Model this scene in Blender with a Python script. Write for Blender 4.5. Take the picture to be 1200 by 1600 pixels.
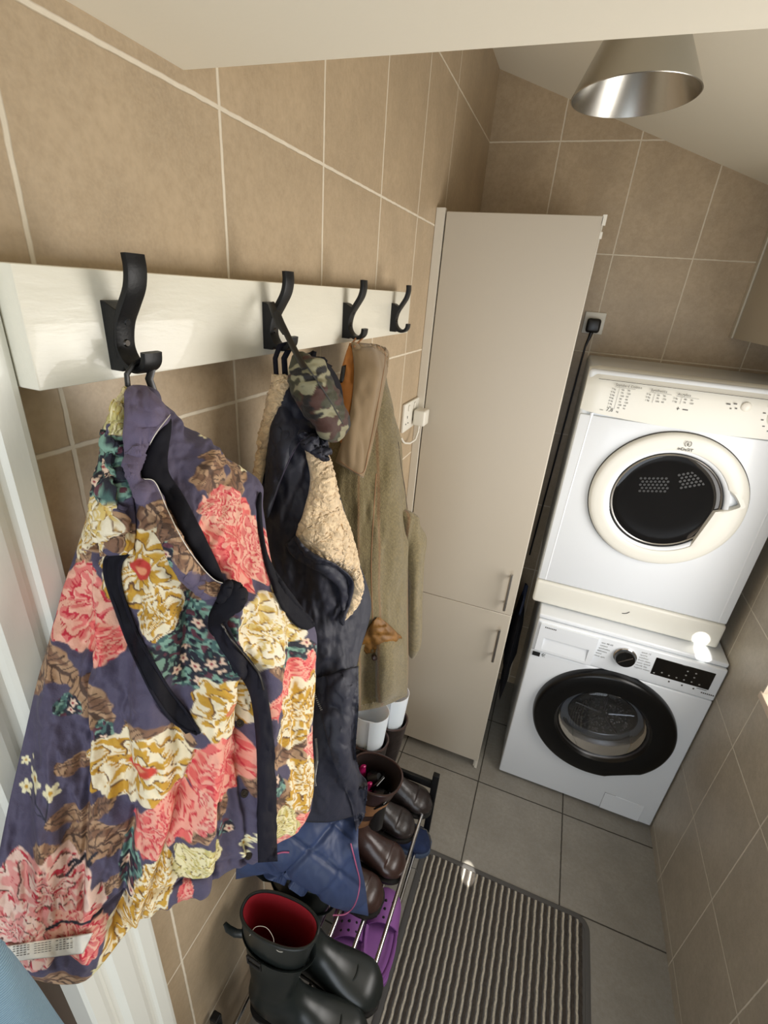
import bpy, bmesh, math
import numpy as np
from mathutils import Vector, Matrix
from mathutils.bvhtree import BVHTree

for o in list(bpy.data.objects): bpy.data.objects.remove(o)
scene = bpy.context.scene
COL = scene.collection

# ------------------------------------------------------------------ camera
AX, AY, AZ, FPX = -.4384, -.0826, .3286, 741.43
CAM = np.array([.4309, 0.0, 1.8731])
def _rot():
    c, s = math.cos, math.sin
    Rz = np.array([[c(AZ), -s(AZ), 0], [s(AZ), c(AZ), 0], [0, 0, 1]])
    Rx = np.array([[1, 0, 0], [0, c(AX), -s(AX)], [0, s(AX), c(AX)]])
    Ry = np.array([[c(AY), 0, s(AY)], [0, 1, 0], [-s(AY), 0, c(AY)]])
    return Rz @ Rx @ Ry
ROT = _rot()
cd = bpy.data.cameras.new('camera'); cam = bpy.data.objects.new('camera', cd); COL.objects.link(cam)
cd.sensor_fit = 'VERTICAL'; cd.sensor_height = 36; cd.lens = FPX / 1600 * 36; cd.clip_start = .01
M = np.eye(4); M[:3, 0] = ROT[:, 0]; M[:3, 1] = ROT[:, 2]; M[:3, 2] = -ROT[:, 1]; M[:3, 3] = CAM
cam.matrix_world = Matrix(M.tolist())
scene.camera = cam

# ------------------------------------------------------------------ world, lights, exposure
scene.view_settings.view_transform = 'Standard'; scene.view_settings.look = 'None'
scene.view_settings.exposure = 0.0; scene.view_settings.gamma = 1; scene.view_settings.use_curve_mapping = False
w = bpy.data.worlds.new('world'); scene.world = w; w.use_nodes = True
w.node_tree.nodes['Background'].inputs[0].default_value = (.80, .88, 1, 1)
w.node_tree.nodes['Background'].inputs[1].default_value = 1.2
def area(name, loc, aim, sx, sy, power, col):
    l = bpy.data.lights.new(name, 'AREA'); l.shape = 'RECTANGLE'; l.size = sx; l.size_y = sy; l.energy = power; l.color = col
    o = bpy.data.objects.new(name, l); COL.objects.link(o); o.location = loc
    o.rotation_euler = (Vector(aim) - Vector(loc)).to_track_quat('-Z', 'Y').to_euler()
    return o
area('side_window_light', (1.24, .93, 1.36), (.0, .90, 1.30), .74, .78, 14.0, (1.0, .95, .885))
area('assumed_back_light', (.62, -1.16, 1.25), (.5, 1.2, 1.15), .95, 1.35, 13.5, (.86, .93, 1.0))  # assumed daylight source behind the camera, added out of view as fill
for aim, deg, en in (((.492, 1.085, 0), 1.0, 1500), ((1.052, 1.575, .892), .62, 1100), ((1.062, 1.562, .852), .5, 900)):     # spots added inside the back wall, each aimed to make one sun patch
    sl = bpy.data.lights.new('sun_patch_spot', 'SPOT'); sl.energy = en; sl.spot_size = math.radians(deg); sl.spot_blend = .12; sl.shadow_soft_size = .004; sl.color = (1, .96, .88)
    so = bpy.data.objects.new('sun_patch_spot', sl); COL.objects.link(so); so.location = (.86, -1.15, 1.93)
    so.rotation_euler = (Vector(aim) - so.location).to_track_quat('-Z', 'Y').to_euler()

# ------------------------------------------------------------------ pixel calibration -> world
def rays(px, py):
    d = np.stack([(px - 600) / FPX, np.ones_like(px), -(py - 800) / FPX], -1)
    return d @ ROT.T
def onx(px, py, x):
    px, py, x = (np.asarray(v, float) for v in (px, py, x))
    d = rays(px, py); t = (x - CAM[0]) / d[..., 0]
    return CAM + t[..., None] * d
def topx(P):
    d = (np.asarray(P) - CAM) @ ROT
    return 600 + FPX * d[..., 0] / d[..., 1], 800 - FPX * d[..., 2] / d[..., 1]

# ------------------------------------------------------------------ materials
def lin(c):
    r = []
    for v in c:
        v = v / 255.
        r.append(v / 12.92 if v <= .04045 else ((v + .055) / 1.055) ** 2.4)
    return tuple(r)
def mix(nt, fac, a, b, mode='MIX'):
    n = nt.nodes.new('ShaderNodeMix'); n.data_type = 'RGBA'; n.blend_type = mode
    for k, v in ((0, fac), (6, a), (7, b)):
        if isinstance(v, bpy.types.NodeSocket): nt.links.new(v, n.inputs[k])
        elif k == 0: n.inputs[k].default_value = v
        else: n.inputs[k].default_value = (*v[:3], 1)
    return n.outputs[2]
def math_(nt, op, a, b=None, c=None):
    n = nt.nodes.new('ShaderNodeMath'); n.operation = op
    for k, v in enumerate((a, b, c)):
        if v is None: continue
        if isinstance(v, bpy.types.NodeSocket): nt.links.new(v, n.inputs[k])
        else: n.inputs[k].default_value = v
    return n.outputs[0]
def maprange(nt, v, a, b, c=0, d=1):
    n = nt.nodes.new('ShaderNodeMapRange'); nt.links.new(v, n.inputs[0])
    for k, x in enumerate((a, b, c, d)): n.inputs[k + 1].default_value = x
    return n.outputs[0]
def noise(nt, scale, detail=4, rough=.55, vec=None, stretch=None):
    n = nt.nodes.new('ShaderNodeTexNoise'); n.inputs['Scale'].default_value = scale
    n.inputs['Detail'].default_value = detail; n.inputs['Roughness'].default_value = rough
    tc = nt.nodes.new('ShaderNodeTexCoord').outputs['Object'] if vec is None else vec
    if stretch:
        m = nt.nodes.new('ShaderNodeMapping'); m.inputs['Scale'].default_value = stretch; nt.links.new(tc, m.inputs[0]); tc = m.outputs[0]
    nt.links.new(tc, n.inputs['Vector'])
    return n.outputs[0]
def bump(nt, h, strength, dist, prev=None):
    n = nt.nodes.new('ShaderNodeBump'); n.inputs['Strength'].default_value = strength; n.inputs['Distance'].default_value = dist
    nt.links.new(h, n.inputs['Height'])
    if prev is not None: nt.links.new(prev, n.inputs['Normal'])
    return n.outputs[0]
def newmat(name):
    m = bpy.data.materials.new(name); m.use_nodes = True; nt = m.node_tree
    return m, nt, nt.nodes['Principled BSDF']
def M_(name, col, rough=.5, metal=0, var=0, vs=30, bmp=0, bs=60, bd=.002, stretch=None, spec=None, coat=0, sheen=0, trans=0, alpha=1, emis=None):
    m, nt, b = newmat(name)
    c = lin(col)
    b.inputs['Base Color'].default_value = (*c, 1); b.inputs['Roughness'].default_value = rough; b.inputs['Metallic'].default_value = metal
    if spec is not None: b.inputs['Specular IOR Level'].default_value = spec
    b.inputs['Coat Weight'].default_value = coat; b.inputs['Sheen Weight'].default_value = sheen
    b.inputs['Transmission Weight'].default_value = trans; b.inputs['Alpha'].default_value = alpha
    if var:
        n = noise(nt, vs, stretch=stretch)
        f = maprange(nt, n, .3, .7)
        nt.links.new(mix(nt, f, tuple(x * (1 - var) for x in c), tuple(min(1, x * (1 + var)) for x in c)), b.inputs['Base Color'])
    if bmp:
        nt.links.new(bump(nt, noise(nt, bs, stretch=stretch), bmp, bd), b.inputs['Normal'])
    return m
def tile_mat(name, ua, u0, du, va, v0, dv, gw, tc, gc, skip=None, gdark=False, rough=.42):
    m, nt, b = newmat(name)
    tcn = nt.nodes.new('ShaderNodeTexCoord').outputs['Object']
    sp = nt.nodes.new('ShaderNodeSeparateXYZ'); nt.links.new(tcn, sp.inputs[0])
    wob = math_(nt, 'MULTIPLY', math_(nt, 'SUBTRACT', noise(nt, 45, 2), .5), .0022)
    ms = []; ids = []
    for a, o, d in ((ua, u0, du), (va, v0, dv)):
        q = math_(nt, 'DIVIDE', math_(nt, 'SUBTRACT', math_(nt, 'ADD', sp.outputs['XYZ'.index(a)], wob), o), d)
        fr = math_(nt, 'FRACT', q); ids.append(math_(nt, 'FLOOR', q))
        ds = math_(nt, 'MULTIPLY', math_(nt, 'MINIMUM', fr, math_(nt, 'SUBTRACT', 1.0, fr)), d)
        mk = maprange(nt, ds, gw * .5 + .0007, gw * .5 - .0007)
        if skip and a == skip[0]:
            mk = math_(nt, 'MULTIPLY', mk, math_(nt, 'LESS_THAN', sp.outputs['XYZ'.index(a)], skip[1]))
        ms.append(mk)
    g = math_(nt, 'MAXIMUM', ms[0], ms[1])
    cx = nt.nodes.new('ShaderNodeCombineXYZ'); nt.links.new(ids[0], cx.inputs[0]); nt.links.new(ids[1], cx.inputs[1])
    wn = nt.nodes.new('ShaderNodeTexWhiteNoise'); nt.links.new(cx.outputs[0], wn.inputs['Vector'])
    t = lin(tc)
    n1 = maprange(nt, noise(nt, 9, 5, .62), .32, .68); n2 = maprange(nt, noise(nt, 75, 4, .75), .38, .62)
    n3 = maprange(nt, noise(nt, 300, 2, .6), .35, .65)
    c = mix(nt, n1, tuple(x * .84 for x in t), tuple(x * 1.10 for x in t))
    c = mix(nt, math_(nt, 'MULTIPLY', n2, .45), c, tuple(x * f for x, f in zip(t, (.70, .66, .60))))
    c = mix(nt, math_(nt, 'MULTIPLY', n3, .22), c, tuple(min(1, x * 1.5) for x in t))
    c = mix(nt, math_(nt, 'MULTIPLY', wn.outputs[0], .12), c, tuple(x * .72 for x in t))
    gn = mix(nt, noise(nt, 60), tuple(x * .85 for x in lin(gc)), tuple(min(1, x * 1.12) for x in lin(gc)))
    c = mix(nt, g, c, gn)
    nt.links.new(c, b.inputs['Base Color'])
    nt.links.new(maprange(nt, g, 0, 1, rough, .85), b.inputs['Roughness'])
    b1 = bump(nt, noise(nt, 160, 4, .6), .10, .0015)
    b2 = bump(nt, math_(nt, 'SUBTRACT', 1.0, g), .55, .0015, b1)
    nt.links.new(b2, b.inputs['Normal'])
    return m
def col_mat(name, rough=.75, bs=900, bmp=.25, bd=.0006, sheen=.1, wr=0):
    m, nt, b = newmat(name)
    a = nt.nodes.new('ShaderNodeAttribute'); a.attribute_name = 'pattern'
    nt.links.new(a.outputs['Color'], b.inputs['Base Color']); b.inputs['Roughness'].default_value = rough
    b.inputs['Sheen Weight'].default_value = sheen
    p = bump(nt, noise(nt, bs, 2), bmp, bd)
    if wr: p = bump(nt, noise(nt, 38, 5, .6), wr, .012, p)
    nt.links.new(p, b.inputs['Normal'])
    return m

TILE = (182, 162, 134); GROUT = (222, 211, 190)
MT = dict(
    wall_left=tile_mat('beige_tile_left', 'Y', .312, .2557, 'Z', 2.378, .3334, .0046, TILE, GROUT, ('Y', 1.7)),
    wall_far=tile_mat('beige_tile_far', 'X', -.0099, .2557, 'Z', 2.378, .3334, .0042, TILE, GROUT),
    wall_right=tile_mat('beige_tile_right', 'Y', 1.328, .2557, 'Z', 2.378, .3334, .0042, (176, 167, 151), (216, 209, 194)),  # same tile as other walls; greyer light here is put into its colour
    floor=tile_mat('grey_floor_tile', 'X', .4607, .3463, 'Y', 1.4538, .3463, .0045, (146, 142, 134), (62, 58, 52), rough=.5),
    paint=M_('cream_ceiling_paint', (246, 240, 222), .8, bmp=.15, bs=180, bd=.001),
    gloss=M_('white_gloss_paint', (234, 230, 214), .38, bmp=.55, bs=85, bd=.002, stretch=(1, .25, 1), coat=.3),
    casing=M_('white_casing_paint', (232, 232, 222), .32, bmp=.3, bs=40, bd=.0015, stretch=(1, 1, .2), coat=.2),
    black=M_('black_powder_coat', (15, 15, 16), .42, bmp=.1, bs=400, spec=.3),
    blackpl=M_('black_plastic', (20, 20, 21), .35),
    chrome=M_('chrome_tube', (215, 215, 218), .16, 1),
    steel=M_('brushed_steel', (190, 188, 184), .3, 1),
    alu=M_('spun_aluminium', (182, 180, 174), .27, 1, bmp=.05, bs=300, stretch=(1, 1, 12)),
    cab=M_('cabinet_white', (192, 183, 167), .42),
    cabedge=M_('cabinet_edge', (214, 207, 192), .45),
    white=M_('appliance_white', (232, 236, 240), .26, coat=.2),
    cream=M_('appliance_cream', (228, 226, 216), .33),
    grey=M_('print_grey', (88, 86, 82), .6),
    dgrey=M_('seam_grey', (70, 68, 64), .7),
    drum=M_('drum_metal', (95, 95, 97), .35, 1),
    dark=M_('dark_interior', (14, 14, 15), .6),
    glossblack=M_('gloss_black', (9, 9, 10), .12, coat=.4),
    plug=M_('white_plastic', (228, 224, 212), .35),
    navy=M_('navy_cotton', (22, 22, 34), .8, var=.1, vs=25, bmp=.3, bs=60, bd=.003, spec=.25),
    navylining=M_('navy_lining', (14, 14, 24), .8, bmp=.3, bs=60, bd=.003, spec=.25),
    wax=M_('navy_wax_cotton', (33, 35, 50), .62, var=.08, vs=14, bmp=.35, bs=60, bd=.004, sheen=.02),
    orange=M_('orange_lining', (176, 112, 48), .6, bmp=.4, bs=60, bd=.003),
    felt=M_('olive_brown_moleskin', (134, 113, 84), .85, bmp=.15, bs=250, sheen=.2),
    leather=M_('dark_brown_leather', (58, 40, 35), .30, var=.22, vs=30, bmp=.25, bs=90, bd=.002),
    leather2=M_('brown_black_leather', (44, 37, 35), .36, var=.3, vs=40, bmp=.4, bs=60, bd=.003),
    tan=M_('tan_suede', (150, 106, 70), .7, var=.25, vs=25),
    rubber=M_('dark_green_rubber', (30, 35, 34), .34, bmp=.08, bs=40),
    liningpad=M_('dark_boot_lining', (40, 28, 24), .7),
    sole=M_('black_rubber_sole', (26, 24, 23), .6),
    red=M_('red_textile', (158, 18, 34), .9, bmp=.2, bs=600),
    croc=M_('purple_foam', (148, 92, 164), .55, bmp=.1, bs=200),
    pink=M_('pink_plastic', (176, 30, 96), .35),
    blueknit=M_('blue_knit', (30, 44, 78), .9, bmp=.6, bs=300, bd=.003, var=.2),
    lightblue=M_('light_blue_ribbed_cloth', (140, 172, 190), .9),
    wood=M_('brown_stained_wood', (74, 56, 42), .5, var=.25, vs=14, stretch=(1, 1, .12), bmp=.2),
    sill=M_('pale_stone_sill', (216, 198, 178), .4),
    silver=M_('antique_snap', (70, 66, 62), .35, 1),
    label=M_('satin_label', (228, 222, 208), .5),
    zip=M_('zip_teeth', (190, 190, 188), .35, .6),
    piping=M_('pink_piping', (170, 84, 118), .6),
    matedge=M_('mat_edge_rubber', (84, 82, 80), .7),
)

# ------------------------------------------------------------------ object helpers
def link(o, parent=None):
    COL.objects.link(o)
    if parent is not None:
        o.parent = parent
        o.matrix_parent_inverse = Matrix.Identity(4)
        if parent.type == 'EMPTY' or True:
            # vertices are given in world coordinates: undo the parent's own placement
            inv = parent_world(parent).inverted()
            o.matrix_local = inv @ Matrix.Identity(4)
    return o
def parent_world(p):
    m = p.matrix_basis.copy()
    if p.parent is not None: m = parent_world(p.parent) @ m
    return m
def mesh(name, V, F, mat, parent=None, smooth=False, sm_angle=None):
    me = bpy.data.meshes.new(name); me.from_pydata([tuple(map(float, v)) for v in V], [], [tuple(map(int, f)) for f in F]); me.update()
    o = bpy.data.objects.new(name, me); me.materials.append(MT[mat] if isinstance(mat, str) else mat)
    if smooth: me.polygons.foreach_set('use_smooth', [True] * len(me.polygons))
    return link(o, parent)
def bobj(name, bm, mat, parent=None, smooth=False):
    bmesh.ops.recalc_face_normals(bm, faces=bm.faces[:])
    me = bpy.data.meshes.new(name); bm.to_mesh(me); bm.free()
    o = bpy.data.objects.new(name, me)
    for m in (mat if isinstance(mat, (list, tuple)) else [mat]): me.materials.append(MT[m] if isinstance(m, str) else m)
    if smooth:
        for p in me.polygons: p.use_smooth = True
        me.set_sharp_from_angle(angle=math.radians(40))
    return link(o, parent)
def empty(name, loc, label, cat, group=None, rz=0):
    o = bpy.data.objects.new(name, None); COL.objects.link(o); o.location = loc; o.rotation_euler = (0, 0, rz); o.empty_display_size = .05
    o['label'] = label; o['category'] = cat
    if group: o['group'] = group
    return o
def tag(o, label, cat, group=None):
    o['label'] = label; o['category'] = cat
    if group: o['group'] = group
    return o
def struct(o): o['kind'] = 'structure'; return o
def add_box(bm, x0, x1, y0, y1, z0, z1, bev=0, seg=2):
    r = bmesh.ops.create_cube(bm, size=1)
    for v in r['verts']:
        v.co = Vector((x0 + (v.co.x + .5) * (x1 - x0), y0 + (v.co.y + .5) * (y1 - y0), z0 + (v.co.z + .5) * (z1 - z0)))
    if bev:
        es = list({e for v in r['verts'] for e in v.link_edges})
        bmesh.ops.bevel(bm, geom=es, offset=bev, segments=seg, affect='EDGES', profile=.5)
def box(name, x0, x1, y0, y1, z0, z1, mat, parent=None, bev=0, seg=2):
    bm = bmesh.new(); add_box(bm, x0, x1, y0, y1, z0, z1, bev, seg)
    return bobj(name, bm, mat, parent, smooth=bool(bev))
def frames(pts):
    pts = [Vector(p) for p in pts]; T = []
    for i in range(len(pts)):
        a = pts[max(0, i - 1)]; b = pts[min(len(pts) - 1, i + 1)]; T.append((b - a).normalized())
    n = T[0].orthogonal().normalized(); out = []
    for i, t in enumerate(T):
        n = (n - t * n.dot(t)).normalized(); out.append((pts[i], t, n, t.cross(n)))
    return out
def add_tube(bm, pts, r, seg=10, flat=1.0):
    rings = []
    for i, (p, t, n, b) in enumerate(frames(pts)):
        rr = r[i] if isinstance(r, (list, tuple)) else r
        rings.append([bm.verts.new(p + n * rr * math.cos(k * 2 * math.pi / seg) + b * rr * flat * math.sin(k * 2 * math.pi / seg)) for k in range(seg)])
    for a, c in zip(rings, rings[1:]):
        for k in range(seg): bm.faces.new((a[k], a[(k + 1) % seg], c[(k + 1) % seg], c[k]))
    bm.faces.new(rings[0][::-1]); bm.faces.new(rings[-1])
def tube(name, pts, r, mat, parent=None, seg=10, flat=1.0):
    bm = bmesh.new(); add_tube(bm, pts, r, seg, flat); return bobj(name, bm, mat, parent, smooth=True)
def catmull(pts, n):
    P = np.asarray(pts, float); m = len(P)
    if m == 2: t = np.linspace(0, 1, n)[:, None]; return P[0] * (1 - t) + P[1] * t
    Q = np.concatenate([[2 * P[0] - P[1]], P, [2 * P[-1] - P[-2]]])
    s = np.linspace(0, m - 1, n); i = np.minimum(s.astype(int), m - 2); f = s - i
    sh = (n,) + (1,) * (P.ndim - 1); f = f.reshape(sh)
    a, b, c, d = Q[i], Q[i + 1], Q[i + 2], Q[i + 3]
    return .5 * ((2 * b) + (-a + c) * f + (2 * a - 5 * b + 4 * c - d) * f ** 2 + (-a + 3 * b - 3 * c + d) * f ** 3)
def arclen(pts, n):
    P = np.asarray(catmull(pts, max(200, n * 3)))
    d = np.concatenate([[0], np.cumsum(np.linalg.norm(np.diff(P, axis=0), axis=1))])
    s = np.linspace(0, d[-1], n)
    return np.stack([np.interp(s, d, P[:, k]) for k in range(P.shape[1])], 1)
def lathe(bm, prof, cx, cz, y, seg=64, axis='y'):
    """prof: list of (r, off); revolve about the y axis at (cx, cz); off is added to y."""
    rings = []
    for r, off in prof:
        rings.append([bm.verts.new((cx + r * math.cos(k * 2 * math.pi / seg), y + off, cz + r * math.sin(k * 2 * math.pi / seg))) for k in range(seg)] if r > 1e-6 else [bm.verts.new((cx, y + off, cz))])
    for a, c in zip(rings, rings[1:]):
        for k in range(seg):
            k2 = (k + 1) % seg
            if len(a) == 1 and len(c) == 1: continue
            if len(a) == 1: bm.faces.new((a[0], c[k], c[k2]))
            elif len(c) == 1: bm.faces.new((a[k], a[k2], c[0]))
            else: bm.faces.new((a[k], a[k2], c[k2], c[k]))
def text_bm(bm, s, size, mtx, depth=.0004):
    cu = bpy.data.curves.new('t', 'FONT'); cu.body = s; cu.size = size; cu.extrude = depth; cu.resolution_u = 2
    o = bpy.data.objects.new('t', cu); COL.objects.link(o)
    dg = bpy.context.evaluated_depsgraph_get(); dg.update()
    me = bpy.data.meshes.new_from_object(o.evaluated_get(dg)); me.transform(mtx); bm.from_mesh(me)
    bpy.data.objects.remove(o); bpy.data.curves.remove(cu); bpy.data.meshes.remove(me)
def face_y(x, y, z):  # text plane facing -y
    return Matrix.Translation((x, y, z)) @ Matrix.Rotation(math.radians(90), 4, 'X')

# ---- numpy noise
_rng = np.random.default_rng(7); _H = _rng.random((256, 256))
def vnoise(x, y, seed=0):
    x = np.asarray(x, float) + seed * 17.3; y = np.asarray(y, float) + seed * 9.1
    xi = np.floor(x).astype(int); yi = np.floor(y).astype(int); fx = x - xi; fy = y - yi
    fx = fx * fx * (3 - 2 * fx); fy = fy * fy * (3 - 2 * fy)
    g = lambda a, b: _H[a % 256, b % 256]
    return (g(xi, yi) * (1 - fx) + g(xi + 1, yi) * fx) * (1 - fy) + (g(xi, yi + 1) * (1 - fx) + g(xi + 1, yi + 1) * fx) * fy
def fbm(x, y, o=3, seed=0):
    s = 0; a = .5; t = 0
    for k in range(o): s = s + a * vnoise(x * 2 ** k, y * 2 ** k, seed + k); t += a; a *= .5
    return s / t

# ---- cloth shells
def shell(name, P, mat, parent, puff=.01, back=.02, disp=None, col=None, prof=.5, back_px=None):
    """P[nv,nu,3]: a mid surface; grows a closed padded shell around it."""
    nv, nu, _ = P.shape
    gu = np.gradient(P, axis=1); gv = np.gradient(P, axis=0)
    N = np.cross(gu, gv); N /= np.linalg.norm(N, axis=2, keepdims=True) + 1e-12
    view = CAM - P
    if (np.sum(N * view, 2)).mean() < 0: N = -N
    # limit normals that flip at pinched rows
    sg = np.sum(N * view, 2, keepdims=True); N = np.where(sg < 0, -N, N)
    u = np.linspace(0, 1, nu); v = np.linspace(0, 1, nv)
    e = (np.clip(np.sin(np.pi * u), 0, 1) ** prof)[None, :] * (np.clip(np.sin(np.pi * v) * 3, 0, 1) ** prof)[:, None]
    px, py = topx(P)
    h = puff * e
    if disp is not None: h = h + disp(px, py) * np.clip(e * 1.5, 0, 1)
    Fr = P + N * h[..., None]
    Bk = P - N * (back * e)[..., None]
    # rim: front boundary vertices are shared
    idx = np.arange(nv * nu).reshape(nv, nu)
    bidx = idx.copy(); inner = np.zeros((nv, nu), bool); inner[1:-1, 1:-1] = True
    bidx[inner] = nv * nu + np.arange(inner.sum())
    V = np.concatenate([Fr.reshape(-1, 3), Bk[inner]])
    q = lambda I: np.stack([I[:-1, :-1], I[:-1, 1:], I[1:, 1:], I[1:, :-1]], -1).reshape(-1, 4)
    F = np.concatenate([q(idx), q(bidx)[:, ::-1]])
    me = bpy.data.meshes.new(name); me.from_pydata(V.tolist(), [], F.tolist()); me.update()
    me.polygons.foreach_set('use_smooth', [True] * len(me.polygons))
    if col is not None:
        c = col(px, py); cc = np.ones((len(V), 4)); cc[:nv * nu, :3] = c.reshape(-1, 3); cc[nv * nu:, :3] = c[inner]
        at = me.color_attributes.new('pattern', 'FLOAT_COLOR', 'POINT'); at.data.foreach_set('color', cc.ravel())
    me.materials.append(MT[mat] if isinstance(mat, str) else mat)
    o = bpy.data.objects.new(name, me); link(o, parent)
    sub = max(1, nu // 90)
    fr = Fr[::sub, ::sub]; ii = np.arange(fr.shape[0] * fr.shape[1]).reshape(fr.shape[:2])
    bv = BVHTree.FromPolygons([tuple(p) for p in fr.reshape(-1, 3).tolist()], q(ii).tolist())
    return o, bv
def grid_px(rows, nv, nu):
    """rows: [[(px,py,x),...],...] -> P"""
    A = np.array([arclen(r, 24) if False else catmull(r, 40) for r in rows])
    A = catmull(A, nv)                       # nv x 40 x 3
    A = catmull(np.swapaxes(A, 0, 1), nu); A = np.swapaxes(A, 0, 1)
    return onx(A[..., 0], A[..., 1], A[..., 2])
def onto(px, py, bvs, lift, fallback=.12):
    px = np.asarray(px, float); py = np.asarray(py, float)
    d = rays(px.ravel(), py.ravel()); out = np.full((d.shape[0], 3), np.nan); C = Vector(CAM)
    tt = np.full(d.shape[0], np.nan)
    for i, v in enumerate(d):
        n = np.linalg.norm(v); best = None
        for b in bvs:
            h = b.ray_cast(C, Vector(v))
            if h[0] is not None and (best is None or h[3] < best): best = h[3]
        if best is not None: tt[i] = best
    dn = d / np.linalg.norm(d, axis=1, keepdims=True)
    bad = np.isnan(tt)
    if bad.all(): tt[:] = (fallback - CAM[0]) / dn[:, 0]
    elif bad.any():
        g = np.where(~bad)[0]; xy = np.stack([px.ravel(), py.ravel()], 1)
        for i in np.where(bad)[0]:
            j = g[np.argmin(((xy[g] - xy[i]) ** 2).sum(1))]; tt[i] = tt[j]
    tt = tt.reshape(px.shape)
    if px.ndim == 2:
        for _ in range(6):
            p = np.pad(tt, 1, mode='edge'); tt = np.minimum(tt, (p[:-2, 1:-1] + p[2:, 1:-1] + p[1:-1, :-2] + p[1:-1, 2:] + 2 * tt) / 6 + .0006)
    tt = tt - lift
    return CAM + tt[..., None] * dn.reshape(px.shape + (3,))
def ribbon_px(L, R, nv, nu):
    a = arclen(L, nv); b = arclen(R, nv); t = np.linspace(0, 1, nu)[None, :, None]
    A = a[:, None] * (1 - t) + b[:, None] * t
    return A[..., 0], A[..., 1]
def ribbon(name, L, R, bvs, mat, parent, lift=.004, puff=.003, back=.003, nv=60, nu=16, disp=None, col=None, prof=.4):
    px, py = ribbon_px(L, R, nv, nu)
    return shell(name, onto(px, py, bvs, lift), mat, parent, puff, back, disp, col, prof)
def cord(name, pts, r, bvs, mat, parent, lift=.002, n=40, seg=6):
    a = arclen(pts, n); P = onto(a[:, 0], a[:, 1], bvs, lift)
    return tube(name, [tuple(p) for p in P], r, mat, parent, seg)

# ------------------------------------------------------------------ SETTING
W, YF, YB = 1.141, 2.10, -1.25
def ceil_z(x): return 2.582 - .358 * x
struct(box('floor', -.02, W + .14, YB - .1, YF + .1, -.08, 0, 'floor'))
struct(box('wall_far', -.1, W + .15, YF, YF + .1, 0, 2.62, 'wall_far'))
bm = bmesh.new(); add_box(bm, -.12, 0, .16, YF + .05, 0, 2.66); add_box(bm, -.12, 0, YB, .16, 1.99, 2.66); add_box(bm, -.12, 0, YB, -.72, 0, 1.99)
struct(bobj('wall_left', bm, 'wall_left'))
WY0, WY1, WZ0, WZ1 = .55, 1.325, .93, 1.76
bm = bmesh.new()
add_box(bm, W, W + .14, YB, WY0, 0, 2.3); add_box(bm, W, W + .14, WY1, YF + .05, 0, 2.3)
add_box(bm, W, W + .14, WY0, WY1, 0, WZ0 - .02); add_box(bm, W, W + .14, WY0, WY1, WZ1, 2.3)
struct(bobj('wall_right', bm, 'wall_right'))
bm = bmesh.new()
add_box(bm, -.1, .12, YB - .1, YB, 0, 2.2); add_box(bm, 1.10, W + .15, YB - .1, YB, 0, 2.2); add_box(bm, .12, 1.10, YB - .1, YB, 1.98, 2.2); add_box(bm, .12, 1.10, YB - .1, YB, 0, .5)  # back wall pieces leave an assumed opening, unseen, for the back light
struct(bobj('wall_back', bm, 'paint'))
# sloping ceiling
y0, y1 = .40, YF + .06
V = []
for x in (-.12, W + .15):
    for y in (y0, y1):
        V += [(x, y, ceil_z(x)), (x, y, ceil_z(x) + .06)]
struct(mesh('ceiling', V, [(0, 2, 6, 4), (1, 5, 7, 3), (0, 4, 5, 1), (2, 3, 7, 6), (0, 1, 3, 2), (4, 6, 7, 5)], 'paint'))
struct(box('ceiling', -.05, W + .1, YB, .515, 2.06, 2.75, 'paint', bev=.002))
# window in the right wall, then the assumed one behind the camera
wf = bmesh.new()
fx0, fx1 = W + .085, W + .13
for a in ((WY0, WY0 + .04, WZ0, WZ1), (WY1 - .04, WY1, WZ0, WZ1), (WY0, WY1, WZ0, WZ0 + .04), (WY0, WY1, WZ1 - .04, WZ1)): add_box(wf, fx0 + .03, fx1 + .03, *a)
struct(bobj('window_1', wf, 'gloss'))
struct(box('trim_2', W - .004, W + .13, WY0 - .01, WY1 + .012, WZ0 - .022, WZ0, 'sill', bev=.003))
wf = bmesh.new()
for a in ((.12, .16, .5, 1.98), (1.06, 1.10, .5, 1.98), (.12, 1.10, .5, .54), (.12, 1.10, 1.94, 1.98)): add_box(wf, a[0], a[1], YB - .07, YB - .02, a[2], a[3])
struct(bobj('assumed_back_window', wf, 'gloss'))  # frame of an assumed, unseen window, added to go with the back light
# left wall doorway: brown door and moulded white architrave
dr = bmesh.new(); add_box(dr, -.07, -.03, -.725, .160, 0, 1.995)
for z0_, z1_ in ((.2, .85), (1.0, 1.8)): add_box(dr, -.03, -.022, -.58, .03, z0_, z1_, .004)
struct(bobj('door_1', dr, 'wood'))
prof = [(0, .264), (.018, .264), (.0205, .262), (.0215, .257), (.0215, .240), (.018, .236), (.0165, .232), (.019, .227), (.0205, .221), (.0205, .199), (.017, .195), (.013, .191), (.012, .185), (.015, .180), (.0165, .174), (.0165, .160), (.012, .156), (-.12, .156), (-.12, .1635), (0, .165)]
bm = bmesh.new(); a = [bm.verts.new((x, y, 0)) for x, y in prof]; b = [bm.verts.new((x, y, 1.98)) for x, y in prof]
for i in range(len(prof)):
    j = (i + 1) % len(prof); bm.faces.new((a[i], a[j], b[j], b[i]))
bm.faces.new(a); bm.faces.new(b)
struct(bobj('trim_1', bm, 'casing'))

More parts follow.
